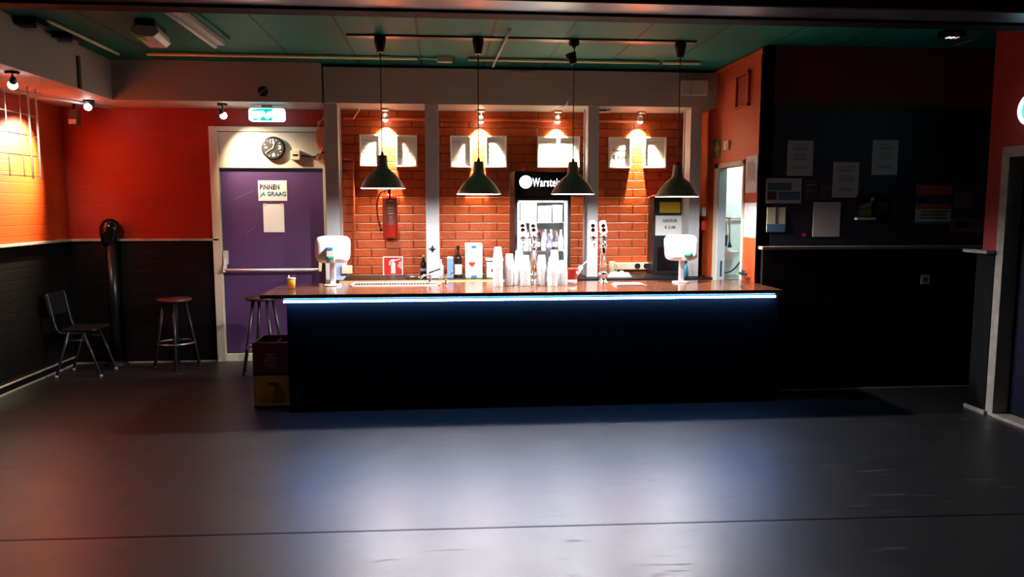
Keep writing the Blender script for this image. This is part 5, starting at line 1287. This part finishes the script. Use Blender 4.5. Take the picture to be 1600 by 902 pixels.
# emergency exit luminaire
q = atZ(240, 62, ZC - 0.10)
t = thing('emergency_luminaire', 'white emergency lamp with a green patch on the ceiling', 'emergency lamp', (q.x, q.y, ZC - 0.13))
Tm = Matrix.Translation((q.x, q.y, 0)) @ Matrix.Rotation(0.12, 4, 'Z')
b = MB(); b.prism([(-0.10, ZC - 0.10), (-0.06, ZC - 0.135), (0.06, ZC - 0.135), (0.10, ZC - 0.10), (0.085, ZC - 0.05), (-0.085, ZC - 0.05)], -0.28, 0.14, 'XZ', Tm); b.build('diffuser', mat('pale_pink_diffuser', (0.72, 0.60, 0.52), 0.35), t, bevel=0.008)
b = MB(); b.box((-0.07, -0.25, ZC - 0.05), (0.07, 0.12, ZC), Tm); b.build('base', 'black', t)
b = MB(); b.prism([(-0.106, ZC - 0.096), (-0.064, ZC - 0.1395), (0.0, ZC - 0.139), (0.0, ZC - 0.1345), (-0.06, ZC - 0.1345), (-0.10, ZC - 0.10)], -0.27, -0.15, 'XZ', Tm); b.build('green_patch', 'greenlit', t)
# soffit socket box on the right part
a, c = atY(800, 112, SOF_Y - 0.02), atY(830, 118, SOF_Y - 0.02)
b = MB(); b.box((a.x, SOF_Y - 0.03, c.z), (c.x, SOF_Y, a.z)); tag(b.build('cover_plate', 'soffit', bevel=0.003), 'grey cover plate high on the soffit above the fridge', 'cover plate')
p = atY(939, 172, 8.05)
t = thing('smoke_detector', 'pale flat fitting under the soffit beside the third column', 'detector', (p.x, 8.05, p.z))
b = MB(); b.box((p.x - 0.10, 8.0, SOF_Z - 0.03), (p.x + 0.10, 8.12, SOF_Z)); b.build('cover', 'offwhite', t, bevel=0.008)
b = MB(); b.box((p.x - 0.07, 7.997, SOF_Z - 0.025), (p.x + 0.05, 8.002, SOF_Z - 0.012)); b.build('slot', 'black', t)

# ------------------------------------------------------------------ floor-standing things on the left
# black tall post with rounded head
px_ = atZ(157, 569, 0)
t = thing('black_post', 'tall glossy black post with a tilted rounded head in the back corner', 'post', (-3.385, 8.235, 0))
X0, Y0 = -3.385, 8.235
b = MB(); b.lathe([(0.11, 0), (0.11, 0.015), (0.055, 0.03), (0.05, 0.06)], (X0, Y0, 0), 28); b.build('foot', 'black', t)
b = MB(); b.tube([(X0, Y0, 0.05), (X0, Y0, 1.32)], 0.055, 20); b.build('shaft', 'fluted', t)
b = MB(); n = 18; P = []
b.tube([(X0 - 0.012, Y0, 1.24), (X0 - 0.012, Y0, 1.30), (X0 - 0.010, Y0, 1.36), (X0 + 0.002, Y0, 1.42), (X0 + 0.022, Y0, 1.475), (X0 + 0.032, Y0, 1.505), (X0 + 0.036, Y0, 1.518)], 0.08, 24, radii=[0.055, 0.076, 0.090, 0.098, 0.085, 0.055, 0.015]); b.build('head', 'blackgloss', t)
# stools
def stool(x, y, h, rot, label, seat_m):
    t = thing('bar_stool', label, 'bar stool', (x, y, 0), 'black bar stools')
    k = MB(); k.lathe([(0.150, h - 0.035), (0.165, h - 0.03), (0.170, h - 0.012), (0.160, h - 0.002), (0.0, h)], (x, y, 0), 36, caps=True); k.build('seat', seat_m, t)
    for i in range(4):
        a_ = rot + i * PI / 2
        k = MB(); p0 = Vector((x + 0.10*math.cos(a_), y + 0.10*math.sin(a_), h - 0.035)); p1 = Vector((x + 0.215*math.cos(a_), y + 0.215*math.sin(a_), 0.0))
        k.tube([p0, p1], 0.017, 12); lg = k.build('leg', mat('black_tube', (0.018, 0.020, 0.026), 0.3, metal=0.2), t)
        k = MB(); k.tube([p1 + Vector((0, 0, 0.0)), p1 + (p0 - p1) * 0.035], 0.021, 12); ft = k.build('rubber_foot', 'black', lg); ft.location = (0, 0, 0)
    zr = 0.26; rr = 0.10 + (0.215 - 0.10) * (1 - zr/(h - 0.035)) + 0.012
    k = MB(); k.tube([(x + rr*math.cos(2*PI*i/36), y + rr*math.sin(2*PI*i/36), zr) for i in range(36)], 0.009, 8, closed=True); k.build('foot_ring', 'steel', t)
p = atZ(280, 562, 0)
stool(-2.72, 8.06, 0.72, -PI/2 + 0.25, 'black bar stool in front of the black wall left of the purple door', mat('dark_red_seat', (0.10, 0.03, 0.02), 0.35))
stool(-1.76, 7.72, 0.765, -PI/2 + 0.6, 'black bar stool at the left end of the bar, behind the crates', 'wood')
# chair
def chair():
    x, y = -3.50, 7.83
    t = thing('chair', 'black chair with metal tube legs in the left back corner', 'chair', (x, y, 0))
    sz = 0.45
    k = MB()
    n = 8; P = []; F = []
    k.prism([(x - 0.15, y - 0.18), (x + 0.15, y - 0.19), (x + 0.17, y - 0.16), (x + 0.17, y + 0.16), (x + 0.15, y + 0.19), (x - 0.15, y + 0.18)], sz, sz + 0.022, 'XY'); k.build('seat', 'black', t, bevel=0.006)
    bkx = x - 0.22
    k = MB(); T = Matrix.Translation((bkx - 0.01, y, 0.60)) @ Matrix.Rotation(-0.16, 4, 'Y')
    k.prism([(-0.19, 0.0), (0.19, 0.0), (0.20, 0.03), (0.20, 0.19), (0.17, 0.22), (-0.17, 0.22), (-0.20, 0.19), (-0.20, 0.03)], -0.008, 0.008, 'YZ', T); k.build('backrest', 'black', t, bevel=0.004)
    tube_m = mat('black_chair_tube', (0.03, 0.034, 0.045), 0.3, metal=0.3)
    for s_ in (-1, 1):
        yy = y + 0.165 * s_
        k = MB(); k.tube(spline([(x + 0.10, yy, sz - 0.01), (x - 0.12, yy, sz - 0.02), (x - 0.19, yy, sz + 0.02), (x - 0.225, yy, sz + 0.16), (x - 0.26, yy, sz + 0.36)]), 0.011, 10); k.build('back_frame', tube_m, t)
        for (xt, xb) in ((0.05, 0.20), (-0.08, -0.22)):
            k = MB(); k.tube([(x + xt, yy, sz - 0.005), (x + xb, yy + 0.01*s_, 0.0)], 0.0125, 10); lg = k.build('leg', tube_m, t)
            k = MB(); k.tube([(x + xb, yy + 0.01*s_, 0.0), (x + xb - (xb-xt)*0.05, yy + 0.0095*s_, 0.0225)], 0.017, 10); ft = k.build('foot_cap', 'trimgrey', lg); ft.location = (0, 0, 0)
        k = MB(); k.tube([(x - 0.105, yy, 0.36), (x + 0.083, yy, 0.36)], 0.009, 8); k.build('side_rail', tube_m, t)
chair()

# crates
def crate(z0, m, label, kind):
    x0, x1, y0, y1, h, w_ = -1.545, -1.262, 6.34, 6.74, 0.268, 0.014
    t = thing('beer_crate', label, 'crate', ((x0+x1)/2, (y0+y1)/2, z0))
    k = MB()
    xm = (x0+x1)/2; hz0, hz1 = z0 + h - 0.095, z0 + h - 0.06
    def wall_y(ya, yb):
        k.box((x0, ya, z0), (x1, yb, hz0)); k.box((x0, ya, hz1), (x1, yb, z0 + h)); k.box((x0, ya, hz0), (xm - 0.05, yb, hz1)); k.box((xm + 0.05, ya, hz0), (x1, yb, hz1))
    wall_y(y0, y0 + w_); wall_y(y1 - w_, y1)
    k.box((x0, y0 + w_, z0), (x0 + w_, y1 - w_, z0 + h)); k.box((x1 - w_, y0 + w_, z0), (x1, y1 - w_, z0 + h)); k.box((x0 + w_, y0 + w_, z0), (x1 - w_, y1 - w_, z0 + 0.012))
    k.box((x0 - 0.003, y0 - 0.003, z0 + h - 0.012), (x1 + 0.003, y0 + w_, z0 + h)); k.box((x0 - 0.003, y0, z0 + 0.0), (x1 + 0.003, y0 + 0.002, z0 + 0.012))
    k.build('body', m, t)
    k = MB()
    k.box((x0 + w_, (y0+y1)/2 - 0.006, z0 + 0.012), (x1 - w_, (y0+y1)/2 + 0.006, z0 + h - 0.03)); k.box((xm + 0.02, y0 + w_, z0 + 0.012), (xm + 0.032, y1 - w_, z0 + h - 0.02)); k.build('divider', m, t)
    if kind == 'red':
        k = MB(); k.lathe([(0.058, 0), (0.058, 0.003), (0.050, 0.004)], (xm, y0, z0 + 0.105), 32, Rx.to_3x3()); em = k.build('emblem', 'crateemblem', t)
        k = MB(); k.box((xm - 0.035, y0 - 0.006, z0 + 0.097), (xm + 0.035, y0 - 0.0035, z0 + 0.112)); e2 = k.build('emblem_band', m, t)
    else:
        def C(u, v): return (x0 + u*(x1-x0), z0 + v*h)
        k = MB(); k.prism([C(.18,.12), C(.50,.12), C(.55,.35), C(.50,.62), C(.36,.86), C(.27,.70), C(.18,.50)], y0 - 0.003, y0); k.build('orange_print', 'crateorange', t)
        k = MB(); k.prism([C(.52,.14), C(.84,.14), C(.90,.34), C(.82,.62), C(.60,.66), C(.54,.42)], y0 - 0.003, y0); k.prism([C(.40,.66), C(.56,.76), C(.78,.74), C(.72,.66)], y0 - 0.0035, y0); k.build('brown_print', 'cratedark', t)
        k = MB(); k.box((x0 + 0.06, y0 - 0.003, z0 + 0.025), (x1 - 0.03, y0, z0 + 0.031)); k.build('print_line', 'gold', t)
crate(0.0, 'crateyellow', 'yellow bottle crate on the floor, under the dark red crate', 'yellow')
crate(0.27, 'cratered', 'dark red bottle crate stacked on the yellow crate', 'red')
